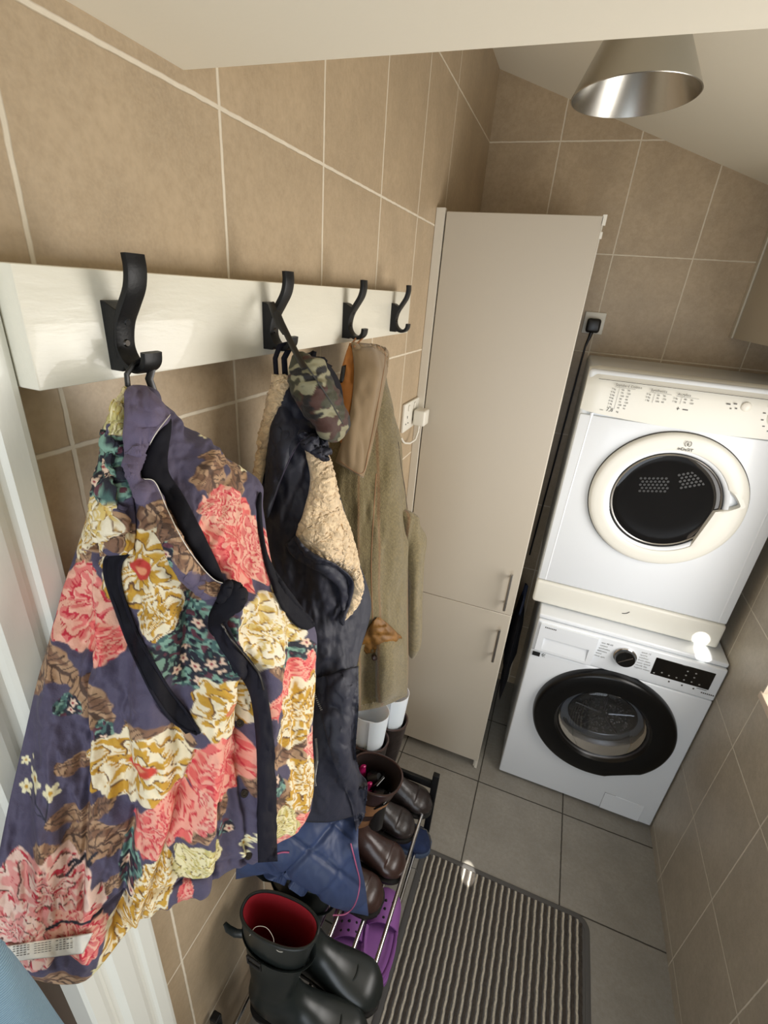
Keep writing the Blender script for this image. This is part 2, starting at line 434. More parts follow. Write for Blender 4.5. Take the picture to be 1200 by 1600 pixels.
# ------------------------------------------------------------------ COAT RAIL AND HOOKS
rail = bmesh.new(); add_box(rail, 0, .041, .2645, 1.21, 1.778, 1.870, .0018, 2)
tag(bobj('coat_rail', rail, 'gloss', smooth=True), 'long white painted wooden board fixed across the beige tiles carrying the black hooks', 'coat rail')
def hook(y, label):
    t = empty('coat_hook', (.041, y, 1.785), label, 'coat hook', 'black coat hooks along the white rail')
    cl = catmull([(.074, 1.884), (.0745, 1.872), (.071, 1.858), (.062, 1.843), (.054, 1.830), (.050, 1.817), (.0495, 1.806), (.054, 1.796), (.063, 1.790), (.073, 1.791), (.079, 1.797), (.0805, 1.806)], 50)
    hw = .0108; bm = bmesh.new(); rings = []
    for i in range(len(cl)):
        a = cl[max(0, i - 1)]; b = cl[min(len(cl) - 1, i + 1)]; d = (b - a) / np.linalg.norm(b - a); n = np.array([d[1], -d[0]])
        th = .0036 if i < 40 else .0034
        ring = []
        for k in range(12):
            an = k * 2 * math.pi / 12; ca, sa = math.cos(an), math.sin(an)
            f = lambda c: math.copysign(abs(c) ** .45, c)
            p = cl[i] + n * th * f(sa); ring.append(bm.verts.new((p[0], y + hw * f(ca), p[1])))
        rings.append(ring)
    for a, c in zip(rings, rings[1:]):
        for k in range(12): bm.faces.new((a[k], a[(k + 1) % 12], c[(k + 1) % 12], c[k]))
    bm.faces.new(rings[0]); bm.faces.new(rings[-1])
    bobj('hook_arm', bm, 'black', t, smooth=True)
    # web and back plate: triangular in profile
    pr = [(.0405, 1.787), (.0405, 1.846), (.046, 1.845), (.058, 1.839), (.0525, 1.826), (.049, 1.812), (.050, 1.800), (.058, 1.792), (.055, 1.787)]
    bm = bmesh.new(); a = [bm.verts.new((x, y - hw, z)) for x, z in pr]; b = [bm.verts.new((x, y + hw, z)) for x, z in pr]
    for i in range(len(pr)): j = (i + 1) % len(pr); bm.faces.new((a[i], a[j], b[j], b[i]))
    bm.faces.new(a); bm.faces.new(b); bmesh.ops.bevel(bm, geom=bm.edges[:], offset=.0006, segments=1, affect='EDGES')
    bobj('back_plate', bm, 'black', t)
    for (x, z, tx) in ((.0572, 1.829, .9), (.0530, 1.811, .05)):
        bm = bmesh.new(); bmesh.ops.create_cone(bm, cap_ends=True, segments=16, radius1=.0036, radius2=.0026, depth=.0014)
        bmesh.ops.transform(bm, matrix=Matrix.Translation((x + .0006, y, z)) @ Matrix.Rotation(math.radians(90) + tx * .6, 4, 'Y'), verts=bm.verts)
        bobj('screw', bm, 'silver' if tx < .5 else 'dark', t)
    return t
hook(.345, 'black hook nearest the white door frame, carrying the floral gilet')
hook(.590, 'black hook with a navy coat and camouflage cap hanging from it')
hook(.838, 'black hook holding the tweed jacket by a thin brown loop')
hook(1.088, 'empty black hook at the far end of the white rail, beside the tall cabinet')

# ------------------------------------------------------------------ floral print (a procedural pattern computed per point of the cloth)
def C3(c): return np.array(lin(c))
def blend(base, m, c): return base * (1 - m[..., None]) + c * m[..., None]
def sstep(x, a, b): t = np.clip((x - a) / (b - a), 0, 1); return t * t * (3 - 2 * t)
PAL = dict(pink=((236, 182, 160), (222, 122, 116), (196, 40, 62), (176, 30, 50)), salmon=((240, 170, 150), (230, 110, 104), (206, 50, 66), (180, 40, 60)),
           crimson=((232, 200, 184), (222, 150, 142), (190, 40, 60), (96, 62, 52)), mustard=((240, 228, 196), (204, 158, 52), (190, 140, 40), (104, 72, 50)),
           cream=((244, 234, 208), (222, 196, 120), (204, 160, 60), (120, 84, 54)), pale=((236, 226, 180), (206, 196, 130), (196, 170, 80), (110, 90, 60)),
           teal=((176, 206, 190), (118, 160, 146), (84, 124, 116), (28, 34, 50)))
def rose(c, x, y, cx, cy, rx, ry, rot, pal, seed, heart=None):
    a = math.radians(rot); dx, dy = x - cx, y - cy
    wx = (fbm(x / 17, y / 17, 2, seed) - .5) * 16; wy = (fbm(x / 17, y / 17, 2, seed + 5) - .5) * 16
    dx = dx + wx; dy = dy + wy
    ux = (dx * math.cos(a) + dy * math.sin(a)) / rx; uy = (-dx * math.sin(a) + dy * math.cos(a)) / ry
    r = np.hypot(ux, uy); th = np.arctan2(uy, ux)
    R = 1 + .10 * np.abs(np.sin(th * 2.5 + seed)) + .05 * np.sin(th * 9 + seed * 2)
    m = sstep(R - r, -.015, .015)
    if m.max() <= 0: return c
    p = [C3(q) for q in PAL[pal]]
    # petals: spiral bands, each band a petal with a light body, mid streaks and a dark rim
    k = 3.3 * r + .55 * np.sin(th * 3 + 2.1 * r + seed) + .25 * np.sin(th * 7 - seed * 1.7)
    f = k - np.floor(k); lay = np.floor(k)
    st = vnoise(th * 7 + lay * 5, r * 3, seed + 2); st2 = vnoise(th * 19 + lay * 3, r * 5, seed + 3)
    out = np.broadcast_to(p[0], c.shape).copy()
    out = blend(out, sstep(st * (1.15 - f * .6) * (1.12 - .15 * r), .40, .46), p[1])
    out = blend(out, sstep(st2 * (1.1 - f) * (1.1 - .2 * r), .50, .56), p[2])
    out = blend(out, sstep(-f, -.13, -.07) * sstep(st + .1, .3, .42), p[3] if pal in ('mustard', 'cream', 'pale', 'crimson', 'teal') else p[2])
    if heart is not None:
        out = blend(out, sstep(.26 - r, -.03, .03), C3(heart)); out = blend(out, sstep(.12 - r, -.03, .03), C3((226, 150, 110)))
    return blend(c, m, out)
def leaf(c, x, y, cx, cy, l, w, rot, seed, cols=((178, 144, 112), (132, 98, 76), (84, 62, 50))):
    a = math.radians(rot); dx, dy = x - cx + (vnoise(x / 9, y / 9, seed) - .5) * 7, y - cy + (vnoise(x / 9, y / 9, seed + 1) - .5) * 7
    u = (dx * math.cos(a) + dy * math.sin(a)) / l; v = (-dx * math.sin(a) + dy * math.cos(a)) / w
    half = np.sqrt(np.clip(1 - u * u, 0, 1)) * (1 - .25 * u)
    m = sstep(half - np.abs(v), -.04, .06) * (np.abs(u) < 1)
    out = np.broadcast_to(C3(cols[0]), c.shape).copy()
    out = blend(out, sstep(vnoise(u * 3, v * 3, seed + 4), .45, .6), C3(cols[1]))
    vein = np.abs(((u * 4.2 - np.abs(v) * 1.6) % 1) - .5)
    out = blend(out, sstep(.11 - vein, -.03, .03) * (np.abs(v) < .8), C3(cols[2]))
    out = blend(out, sstep(.08 - np.abs(v), -.03, .02), C3(cols[2]))
    return blend(c, m, out)
def posy(c, x, y, cx, cy, rx, ry, seed, n=7):
    dx, dy = (x - cx) / rx, (y - cy) / ry
    m0 = sstep(1 + .25 * (fbm(x / 12, y / 12, 2, seed) - .5) * 2 - np.hypot(dx, dy), -.05, .05)
    if m0.max() <= 0: return c
    q = vnoise(x / 4.5, y / 4.5, seed + 1)
    out = np.broadcast_to(C3((128, 166, 150)), c.shape).copy()
    out = blend(out, sstep(q, .5, .56), C3((70, 104, 100)))
    out = blend(out, sstep(vnoise(x / 5, y / 5, seed + 7), .58, .64), C3((30, 32, 48)))
    out = blend(out, sstep(vnoise(x / 7, y / 7, seed + 8), .72, .76), C3((98, 52, 66)))
    rg = np.random.default_rng(seed)
    for _ in range(n):
        fx, fy = cx + rg.uniform(-.7, .7) * rx, cy + rg.uniform(-.7, .7) * ry
        d = np.hypot(x - fx, y - fy); th = np.arctan2(y - fy, x - fx)
        out = blend(out, sstep(11 + 2.5 * np.sin(5 * th + _) - d, -1, 1), C3((28, 30, 46)))
        out = blend(out, sstep(6 + 1.5 * np.sin(5 * th) - d, -1, 1), C3((234, 204, 180)))
        out = blend(out, sstep(2 - d, -.7, .7), C3((150, 50, 60)))
    return blend(c, m0, out)
def daisy(c, x, y, cx, cy, r, seed=0):
    d = np.hypot(x - cx, y - cy); th = np.arctan2(y - cy, x - cx)
    c = blend(c, sstep(r * (.45 + .55 * np.abs(np.cos(2.5 * th + seed))) - d, -1, .6), C3((238, 230, 190)))
    return blend(c, sstep(r * .25 - d, -.7, .7), C3((196, 150, 50)))
def floral(x, y):
    c = np.broadcast_to(C3((80, 74, 98)), x.shape + (3,)).copy()
    c = c * (1 + .10 * (fbm(x / 30, y / 30, 3, 3)[..., None] - .5))
    for i, a in enumerate([(95, 1030, 46, 26, 35), (160, 1085, 44, 32, 60), (60, 1060, 30, 20, -40), (190, 835, 36, 30, 20), (250, 1135, 50, 26, 10), (130, 1185, 36, 12, 5),
                           (135, 1270, 58, 17, 12), (160, 1300, 60, 24, -8), (78, 1312, 26, 18, 60), (160, 1250, 36, 12, -40), (220, 1300, 55, 12, -25), (310, 757, 28, 20, 55),
                           (350, 762, 36, 19, -65), (330, 1235, 42, 24, 70), (275, 920, 40, 16, 50), (265, 825, 48, 26, 60), (330, 735, 40, 8, 20), (450, 1170, 45, 22, -20), (445, 1250, 40, 30, 0),
                           (120, 1530, 90, 18, 4), (175, 1375, 34, 12, -40), (440, 935, 40, 16, 70), (430, 1045, 30, 18, 30), (300, 1270, 30, 12, -30), (290, 940, 44, 20, -60), (385, 1200, 40, 14, 80), (150, 870, 34, 18, -60)]):
        c = leaf(c, x, y, *a, seed=20 + i)
    for i, a in enumerate([(188, 735, 26, 46, 4), (312, 1010, 60, 64, 10), (120, 1090, 20, 18, 2), (205, 1345, 18, 40, 2), (452, 1018, 44, 26, 3), (285, 965, 34, 40, 3), (350, 1290, 12, 12, 1), (430, 1225, 14, 20, 1), (175, 1130, 14, 20, 1)]):
        c = posy(c, x, y, *a[:4], seed=60 + i, n=a[4])
    R = [(150, 795, 28, 75, 12, 'mustard', None), (200, 650, 12, 36, 0, 'pale', None), (172, 800, 16, 60, 0, 'cream', None),
         (142, 945, 56, 62, 0, 'pink', None), (175, 985, 36, 30, 40, 'salmon', None), (235, 888, 50, 58, 10, 'mustard', (196, 60, 52)), (255, 945, 26, 40, 20, 'mustard', None),
         (228, 1178, 84, 50, -8, 'mustard', (206, 66, 50)), (348, 1092, 50, 44, 0, 'mustard', (214, 120, 80)), (340, 1185, 48, 54, 20, 'salmon', None), (300, 1238, 22, 30, 0, 'pink', None),
         (258, 1262, 34, 60, 35, 'salmon', None), (78, 1382, 82, 66, 0, 'crimson', None), (30, 1450, 62, 40, 10, 'crimson', None), (128, 1442, 46, 34, -20, 'pink', None),
         (212, 1420, 26, 100, 32, 'mustard', None), (240, 1350, 20, 44, 25, 'mustard', None), (303, 1325, 34, 34, 40, 'pale', None), (352, 845, 44, 74, -20, 'salmon', None), (330, 800, 34, 30, 0, 'pink', None), (395, 860, 26, 50, -10, 'pink', None),
         (398, 985, 44, 56, 0, 'cream', None), (440, 960, 34, 50, -20, 'cream', None), (445, 1070, 20, 60, 40, 'salmon', None), (462, 1110, 26, 58, 22, 'mustard', None), (486, 1170, 16, 34, 0, 'pink', None), (470, 1225, 22, 40, 10, 'mustard', None),
         (478, 1285, 30, 18, -30, 'salmon', None), (440, 1290, 24, 24, 0, 'pale', None), (180, 1515, 40, 16, 0, 'pale', None), (285, 1388, 8, 26, 20, 'salmon', None), (445, 1315, 40, 10, -20, 'pink', None)]
    for i, a in enumerate(R): c = rose(c, x, y, *a[:6], seed=100 + 3 * i, heart=a[6])
    c = posy(c, x, y, 190, 728, 34, 50, 66, 5)
    for i, a in enumerate([(62, 1205, 15), (42, 1228, 12), (92, 1214, 13), (40, 1188, 8), (55, 1178, 3), (376, 1312, 9), (391, 1296, 9), (374, 1328, 8), (382, 1302, 5), (345, 718, 7), (372, 738, 8), (300, 690, 7), (205, 905, 6)]): c = daisy(c, x, y, *a, seed=i)
    # dark twigs
    for (x0, y0, x1, y1, w_) in ((150, 1325, 110, 1345, 3), (62, 1218, 82, 1252, 1.2), (45, 1236, 80, 1250, 1), (88, 1222, 82, 1255, 1), (160, 1310, 105, 1360, 2.2), (75, 1440, 160, 1415, 2.5)):
        t = np.clip(((x - x0) * (x1 - x0) + (y - y0) * (y1 - y0)) / ((x1 - x0) ** 2 + (y1 - y0) ** 2), 0, 1)
        d = np.hypot(x - x0 - t * (x1 - x0), y - y0 - t * (y1 - y0)); c = blend(c, sstep(w_ - d, -.6, .6), C3((30, 30, 44)))
    return np.clip(c, 0, 1)
MT['floral'] = col_mat('floral_cotton', wr=.25, sheen=.05)
MT['camo'] = col_mat('camouflage_cotton', wr=.2, sheen=.05)
MT['tweed'] = col_mat('green_brown_tweed', rough=.95, bs=420, bmp=.8, bd=.002, sheen=.25)
MT['sherpa'] = col_mat('cream_sherpa', rough=.95, bs=300, bmp=.8, bd=.003, sheen=.3)
MT['quilt'] = col_mat('blue_quilted_nylon', rough=.55, bs=120, bmp=.15, bd=.001, sheen=0)

# ------------------------------------------------------------------ FLORAL GILET
gil = empty('floral_gilet', (.10, .30, 1.06), 'padded gilet with large pink and mustard roses on purple hanging nearest the door frame', 'gilet')
def gdisp(px, py):
    f = .009 * np.sin((px + .06 * (py - 1000)) / 13 + 2 * fbm(px / 60, py / 120, 2, 4)) * sstep(py, 720, 1000)
    f = f + .036 * (fbm(px / 40, py / 120, 3, 11) - .5) + .007 * (fbm(px / 12, py / 18, 2, 12) - .5)
    # seam grooves of the padded panels
    for (x0, y0, x1, y1) in ((170, 860, 150, 1100), (150, 1100, 130, 1400), (333, 1220, 330, 1380), (215, 1240, 180, 1480), (375, 1100, 380, 1345), (305, 1150, 215, 1440), (455, 990, 462, 1300)):
        t = (py - y0) / (y1 - y0); xs = x0 + t * (x1 - x0); ok = ((t > 0) & (t < 1))
        f = f - .011 * np.exp(-((px - xs) / 6) ** 2) * ok
    f = f - .006 * np.exp(-((py - (1338 + (px - 380) * -.28 + np.clip(300 - px, 0, 400) * .10)) / 5) ** 2) * (px > 150)
    return f
G = [[(196, 604, .060), (206, 602, .064), (216, 602, .068), (228, 604, .072), (240, 610, .074)],
     [(184, 640, .050), (205, 640, .068), (225, 642, .080), (255, 648, .086), (278, 658, .080)],
     [(164, 700, .040), (200, 705, .072), (240, 712, .095), (295, 715, .105), (338, 712, .095)],
     [(147, 765, .034), (195, 775, .078), (255, 785, .110), (340, 775, .128), (405, 752, .120)],
     [(130, 830, .030), (190, 845, .082), (260, 860, .122), (340, 845, .145), (412, 800, .142)],
     [(104, 905, .028), (175, 920, .082), (260, 930, .130), (350, 925, .158), (432, 905, .165)],
     [(82, 985, .028), (165, 1000, .082), (260, 1010, .135), (365, 1005, .170), (490, 975, .186)],
     [(58, 1065, .028), (155, 1080, .080), (260, 1090, .138), (375, 1085, .178), (492, 1050, .198)],
     [(36, 1160, .028), (140, 1175, .078), (250, 1185, .136), (375, 1180, .182), (488, 1140, .206)],
     [(12, 1265, .030), (125, 1280, .076), (240, 1285, .132), (370, 1270, .184), (491, 1210, .212)],
     [(-8, 1370, .032), (105, 1390, .074), (220, 1370, .126), (360, 1325, .184), (486, 1262, .212)],
     [(-16, 1450, .034), (90, 1475, .074), (200, 1425, .122), (345, 1355, .182), (470, 1292, .208)],
     [(-18, 1505, .036), (78, 1538, .072), (165, 1512, .112), (255, 1408, .140), (375, 1368, .184), (434, 1345, .196), (462, 1302, .204)]]
G = [r if len(r) == 5 else [r[0], r[1], r[2], r[3], r[-1]] for r in G]
# bottom row drawn exactly along the hem
hem = arclen([(-18, 1505, .036), (30, 1527, .050), (78, 1537, .066), (130, 1534, .080), (165, 1508, .094), (200, 1462, .108), (240, 1415, .128), (290, 1386, .150), (340, 1370, .170), (390, 1357, .184), (436, 1320, .198), (466, 1300, .206)], 5)
G[-1] = [tuple(v) for v in hem]
P = grid_px(G, 560, 330)
body, gb = shell('body', P, 'floral', gil, puff=.018, back=.035, disp=gdisp, col=floral, prof=.6)
B = [gb]
# armholes showing the navy lining
ribbon('armhole_lining', [(186, 862), (166, 872), (166, 906), (183, 956), (200, 1002), (218, 1042), (243, 1091), (272, 1128), (290, 1147)], [(206, 860), (188, 880), (187, 914), (200, 956), (216, 995), (235, 1030), (262, 1076), (290, 1112), (311, 1140)], B, 'navylining', gil, lift=.003, puff=.001, back=.004, nu=12)
ribbon('armhole_lining', [(406, 768), (403, 800), (410, 850), (420, 895), (436, 932), (458, 956), (484, 968)], [(409, 770), (408, 800), (414, 852), (424, 880), (444, 910), (466, 940), (492, 975)], B, 'navylining', gil, lift=.006, puff=.002, back=.006, nu=10)
ribbon('armhole_lining', [(424, 900), (432, 930), (446, 958), (466, 980), (480, 985)], [(440, 910), (452, 930), (466, 946), (484, 962), (494, 978)], B, 'navylining', gil, lift=.008, puff=.002, back=.008, nu=10)
cord('armhole_binding', [(206, 858), (182, 862), (165, 874), (166, 906), (183, 956), (200, 1002), (218, 1042), (243, 1091), (272, 1128), (308, 1147)], .0016, B, 'navy', gil, lift=.003, n=60)
cord('armhole_binding', [(206, 860), (189, 880), (188, 914), (201, 956), (217, 995), (236, 1030), (263, 1076), (291, 1112), (312, 1146)], .0016, B, 'navy', gil, lift=.003, n=60)
# collar: turned-down washed purple strip, navy inside
MT['mauve'] = M_('washed_purple_cotton', (92, 82, 104), .8, var=.16, vs=30, bmp=.4, bs=60, bd=.003)
def collar_col(px, py):
    c = np.broadcast_to(C3((96, 86, 110)), px.shape + (3,)).copy() * (.9 + .25 * fbm(px / 26, py / 40, 3, 9)[..., None])
    c = leaf(c, px, py, 262, 828, 50, 22, 58, 31); c = leaf(c, px, py, 292, 868, 40, 20, 40, 33); c = leaf(c, px, py, 335, 918, 22, 8, 20, 35)
    c = posy(c, px, py, 262, 868, 6, 26, 36, 1)
    return np.clip(c, 0, 1)
ribbon('collar_lining', [(262, 652), (240, 682), (224, 716), (222, 748), (246, 760), (268, 800), (292, 845), (322, 892), (350, 915)], [(268, 655), (265, 690), (262, 720), (266, 742), (286, 772), (304, 806), (326, 850), (342, 884), (352, 912)], B, 'navylining', gil, lift=.005, puff=.004, back=.006, nu=12)
co, cb = ribbon('collar', [(194, 606), (194, 650), (195, 700), (200, 745), (214, 782), (240, 806), (250, 842), (264, 880), (286, 912), (318, 934), (348, 936)], [(228, 602), (266, 648), (242, 680), (224, 716), (220, 746), (242, 752), (262, 796), (284, 840), (308, 876), (334, 904), (356, 912)], B, 'floral', gil, lift=.012, puff=.007, back=.008, nv=220, nu=70, col=collar_col, disp=lambda x, y: .012 * (fbm(x / 22, y / 40, 3, 21) - .5))
cord('collar_stitching', [(266, 648), (242, 680), (225, 716), (221, 746), (242, 753), (262, 797), (284, 841), (308, 877), (334, 905), (356, 913)], .0004, [cb, gb], 'label', gil, lift=.003, n=70, seg=5)
# dark collar end, zip and placket
ribbon('collar_end', [(352, 908), (336, 940), (326, 962), (326, 985), (340, 1000)], [(364, 905), (386, 925), (380, 948), (358, 968), (350, 990)], [cb, gb], 'navylining', gil, lift=.006, puff=.006, back=.006, nu=14)
pl, pb = ribbon('placket', [(326, 975), (342, 1010), (366, 1045), (386, 1075), (394, 1105), (400, 1160), (402, 1230), (402, 1300), (403, 1348)], [(352, 968), (368, 1000), (392, 1032), (411, 1060), (420, 1095), (427, 1150), (430, 1220), (432, 1290), (434, 1346)], B, 'navy', gil, lift=.010, puff=.004, back=.008, nv=120, nu=18, disp=lambda x, y: .006 * (fbm(x / 10, y / 22, 2, 5) - .5))
cord('zip', [(346, 975), (362, 1000), (386, 1030), (404, 1052), (412, 1078)], .0010, [pb, gb], 'silver', gil, lift=.002, n=60)
for a, b in ((375, 1130), (388, 1337), (382, 1240)):
    p = onto(np.array([a]), np.array([b]), B, .004)[0]; d = Vector(CAM) - Vector(p)
    bm = bmesh.new(); lathe(bm, [(0, .0003), (.0020, .0003), (.0024, .0010), (.0040, .0010), (.0044, .0003), (.0044, -.001)], 0, 0, 0, 20)
    bmesh.ops.transform(bm, matrix=Matrix.Translation(p) @ d.to_track_quat('Y', 'Z').to_matrix().to_4x4(), verts=bm.verts)
    bobj('snap_button', bm, 'silver', gil, smooth=True)
# care label
lb, lbb = ribbon('care_label', [(8, 1478), (8, 1504)], [(146, 1457), (130, 1490)], B, 'label', gil, lift=.006, puff=.0006, back=.0006, nv=12, nu=40)
rg = np.random.default_rng(4); tb = bmesh.new()
for k in range(17):
    if k in (5, 11): continue
    x = 20 + k * 5.6
    for s in range(5):
        y = 1480 - (x - 20) * .15 + s * 3.6; 
        if rg.random() < .15: continue
        q = onto(np.array([x, x + 3.6]), np.array([y, y - .5]), [lbb], .0012); add_tube(tb, [tuple(q[0]), tuple(q[1])], .00028, 4)
bobj('label_print', tb, 'grey', lb)
# hanging loop over the hook
tube('hanging_loop', [tuple(onx(200, 606, .068)), tuple(onx(198, 585, .069)), (.068, .345 - .010, 1.7945), (.072, .345, 1.799), (.075, .352, 1.796), tuple(onx(233, 592, .074)), tuple(onx(240, 612, .074))], .0024, 'blackpl', gil, 8, 1.6)
# turned shoulder piece at the very top-left of the gilet
ribbon('shoulder_fold', [(196, 606), (180, 650), (170, 700), (160, 760), (152, 820), (156, 870)], [(206, 604), (198, 650), (200, 700), (206, 760), (212, 820), (208, 866)], B, 'floral', gil, lift=.004, puff=.014, back=.004, nv=220, nu=60, col=floral, disp=lambda x, y: .008 * (fbm(x / 9, y / 40, 2, 31) - .5), prof=.7)

# ------------------------------------------------------------------ NAVY COAT
coat = empty('navy_coat', (.12, .52, .75), 'long navy waxed coat with cream sherpa lining and blue quilted hem, behind the floral gilet', 'coat')
def wdisp(px, py): return .030 * (fbm(px / 30, py / 90, 3, 41) - .5) + .008 * (fbm(px / 9, py / 16, 2, 42) - .5)
N_ = [[(428, 592, .060), (436, 588, .064), (446, 590, .068), (452, 596, .072)],
      [(418, 640, .050), (440, 640, .070), (462, 645, .085), (480, 655, .088)],
      [(405, 700, .045), (435, 700, .080), (472, 705, .105), (508, 712, .110)],
      [(400, 770, .045), (440, 775, .090), (490, 780, .125), (536, 790, .135)],
      [(398, 850, .045), (445, 855, .095), (505, 860, .145), (558, 868, .160)],
      [(400, 930, .045), (455, 940, .100), (520, 945, .155), (580, 945, .185)],
      [(402, 1010, .045), (455, 1015, .105), (520, 1020, .165), (562, 1022, .195)],
      [(400, 1100, .045), (450, 1105, .110), (505, 1110, .175), (546, 1110, .210)],
      [(398, 1190, .045), (445, 1200, .115), (505, 1205, .185), (556, 1205, .225)],
      [(390, 1265, .050), (440, 1280, .120), (510, 1285, .195), (572, 1270, .240)]]
P = grid_px(N_, 220, 110)
cbdy, nb = shell('body', P, 'wax', coat, puff=.012, back=.03, disp=wdisp, prof=.6)
NB = [nb]
# quilted blue lower part
def qcol(px, py):
    c = np.broadcast_to(C3((46, 60, 94)), px.shape + (3,)).copy(); return c * (.85 + .3 * fbm(px / 20, py / 20, 3, 52)[..., None])
def qdisp(px, py):
    a = px * .72 + py * .69; b = -px * .60 + py * .80
    g = np.exp(-(((a + 12) % 62 - 31) / 4.5) ** 2) + np.exp(-(((b + 5) % 50 - 25) / 4.5) ** 2)
    return -.006 * g + .012 * (fbm(px / 26, py / 40, 3, 51) - .5)
Q_ = [[(428, 1190, .070), (470, 1190, .110), (520, 1190, .145), (560, 1195, .180)],
      [(424, 1245, .080), (465, 1255, .130), (520, 1258, .175), (562, 1250, .215)],
      [(398, 1310, .080), (455, 1335, .140), (512, 1345, .205), (560, 1325, .252)],
      [(372, 1347, .060), (440, 1360, .120), (510, 1390, .212), (571, 1385, .265)],
      [(368, 1374, .050), (400, 1376, .085), (446, 1362, .130), (492, 1390, .185), (530, 1432, .225), (556, 1450, .262), (576, 1432, .280)]]
h2 = arclen(Q_[-1], 4); Q_[-1] = [tuple(v) for v in h2]
P = grid_px(Q_, 170, 170)
ql, qb = shell('quilted_hem', P, 'quilt', coat, puff=.014, back=.02, disp=qdisp, col=qcol, prof=.6)
NB2 = [nb, qb]
# front edge flap (waxed) hanging over the quilt on the right
ribbon('front_edge', [(492, 1060), (500, 1110), (512, 1160), (530, 1215), (548, 1255), (556, 1300)], [(560, 1040), (560, 1110), (556, 1170), (562, 1205), (574, 1225), (570, 1275)], NB2, 'wax', coat, lift=.008, puff=.006, back=.006, disp=wdisp, nv=90, nu=30)
cord('pink_piping', [(548, 1318), (556, 1350), (562, 1380), (555, 1412), (540, 1428), (520, 1430)], .0014, [qb], 'piping', coat, lift=.002, n=50)
cord('pink_piping', [(424, 1337), (440, 1332), (452, 1332)], .0014, [qb], 'piping', coat, lift=.002, n=20)
# sherpa
def shcol(px, py):
    c = np.broadcast_to(C3((232, 206, 168)), px.shape + (3,)).copy()
    c = c * (.70 + .50 * fbm(px / 2.6, py / 2.6, 2, 61)[..., None]); return np.clip(c, 0, 1)
def shdisp(px, py): return .0050 * (fbm(px / 3.0, py / 3.0, 2, 62) - .5) + .007 * (fbm(px / 34, py / 80, 2, 63) - .5)
ribbon('sherpa_collar', [(424, 584), (420, 625), (412, 665), (404, 710), (401, 757)], [(454, 588), (446, 618), (434, 652), (420, 690), (409, 758)], NB, 'sherpa', coat, lift=.010, puff=.010, back=.006, nv=220, nu=50, col=shcol, disp=shdisp)
sh, shb = ribbon('sherpa_lining', [(470, 680), (480, 716), (484, 755), (474, 800), (462, 838), (476, 856), (500, 872), (528, 886), (546, 906), (544, 940), (530, 972)], [(484, 686), (508, 712), (518, 745), (530, 786), (544, 820), (553, 852), (558, 884), (561, 905), (560, 926), (553, 946), (534, 974)], NB, 'sherpa', coat, lift=.006, puff=.014, back=.006, nv=340, nu=150, col=shcol, disp=shdisp)
NB3 = [nb, shb]
cp, cpb = ribbon('collar', [(437, 606), (428, 640), (420, 690), (414, 740), (412, 790), (412, 812)], [(452, 608), (474, 636), (508, 676), (474, 684), (446, 730), (418, 810)], NB3, 'wax', coat, lift=.014, puff=.006, back=.006, nv=110, nu=40, disp=lambda x, y: .010 * (fbm(x / 30, y / 40, 2, 71) - .5))
ribbon('collar_fold', [(474, 682), (470, 694), (478, 704), (492, 712), (506, 718)], [(500, 674), (510, 684), (514, 698), (514, 710), (510, 722)], NB3, 'wax', coat, lift=.018, puff=.006, back=.006, nv=40, nu=20, disp=lambda x, y: .016 * (fbm(x / 6, y / 6, 2, 72) - .5))
ribbon('facing', [(446, 850), (456, 868), (480, 884), (508, 900), (530, 924), (532, 975)], [(462, 836), (478, 856), (502, 872), (530, 886), (553, 915), (536, 978)], NB3, 'wax', coat, lift=.016, puff=.005, back=.005, nv=70, nu=18, disp=lambda x, y: .008 * (fbm(x / 12, y / 12, 2, 73) - .5))
cord('collar_stitching', [(509, 676), (475, 684), (447, 730), (422, 800)], .0007, [cpb, nb], 'mauve', coat, lift=.002, n=40, seg=5)
for pts in ([(488, 1080), (500, 1108), (512, 1128), (520, 1150), (530, 1176)], [(492, 1155), (494, 1185), (490, 1215), (491, 1228)]):
    bm = bmesh.new(); a = arclen(pts, 34); q = onto(a[:, 0], a[:, 1], NB2, .009)
    q2 = onto(a[:, 0] + 3.2, a[:, 1] - .8, NB2, .009)
    for i in range(0, 34, 1):
        add_tube(bm, [tuple(q[i]), tuple(q2[i])], .0009, 4)
    bobj('zip', bm, 'zip', coat)
tube('hanging_loop', [tuple(onx(432, 590, .064)), tuple(onx(430, 560, .066)), (.066, .590 - .010, 1.793), (.070, .590, 1.7945), (.073, .597, 1.793), tuple(onx(444, 560, .070)), tuple(onx(446, 592, .070))], .0034, 'navy', coat, 8, 1.5)

# ------------------------------------------------------------------ CAMOUFLAGE CAP
cap = empty('camouflage_cap', (.10, .60, 1.70), 'camouflage baseball cap hanging by its black strap beside the navy coat', 'cap')
def camo(px, py):
    c = np.broadcast_to(C3((58, 58, 40)), px.shape + (3,)).copy()
    c = blend(c, sstep(fbm(px / 15, py / 15, 2, 81), .50, .53), C3((66, 38, 30)))
    c = blend(c, sstep(fbm(px / 12, py / 15, 2, 83), .58, .61), C3((138, 134, 106)))
    c = blend(c, sstep(fbm(px / 14, py / 12, 2, 85), .56, .59), C3((24, 22, 22)))
    return c
CR = [[(462, 556, .112), (468, 553, .116), (478, 554, .118), (486, 560, .120)],
      [(452, 576, .108), (470, 574, .128), (494, 573, .138), (512, 582, .128)],
      [(452, 604, .108), (478, 601, .140), (506, 600, .150), (528, 612, .135)],
      [(466, 632, .112), (490, 632, .150), (520, 632, .156), (542, 646, .140)],
      [(488, 660, .118), (506, 664, .150), (528, 664, .152), (546, 666, .138)],
      [(506, 684, .122), (516, 690, .130), (528, 690, .132), (538, 682, .130)]]
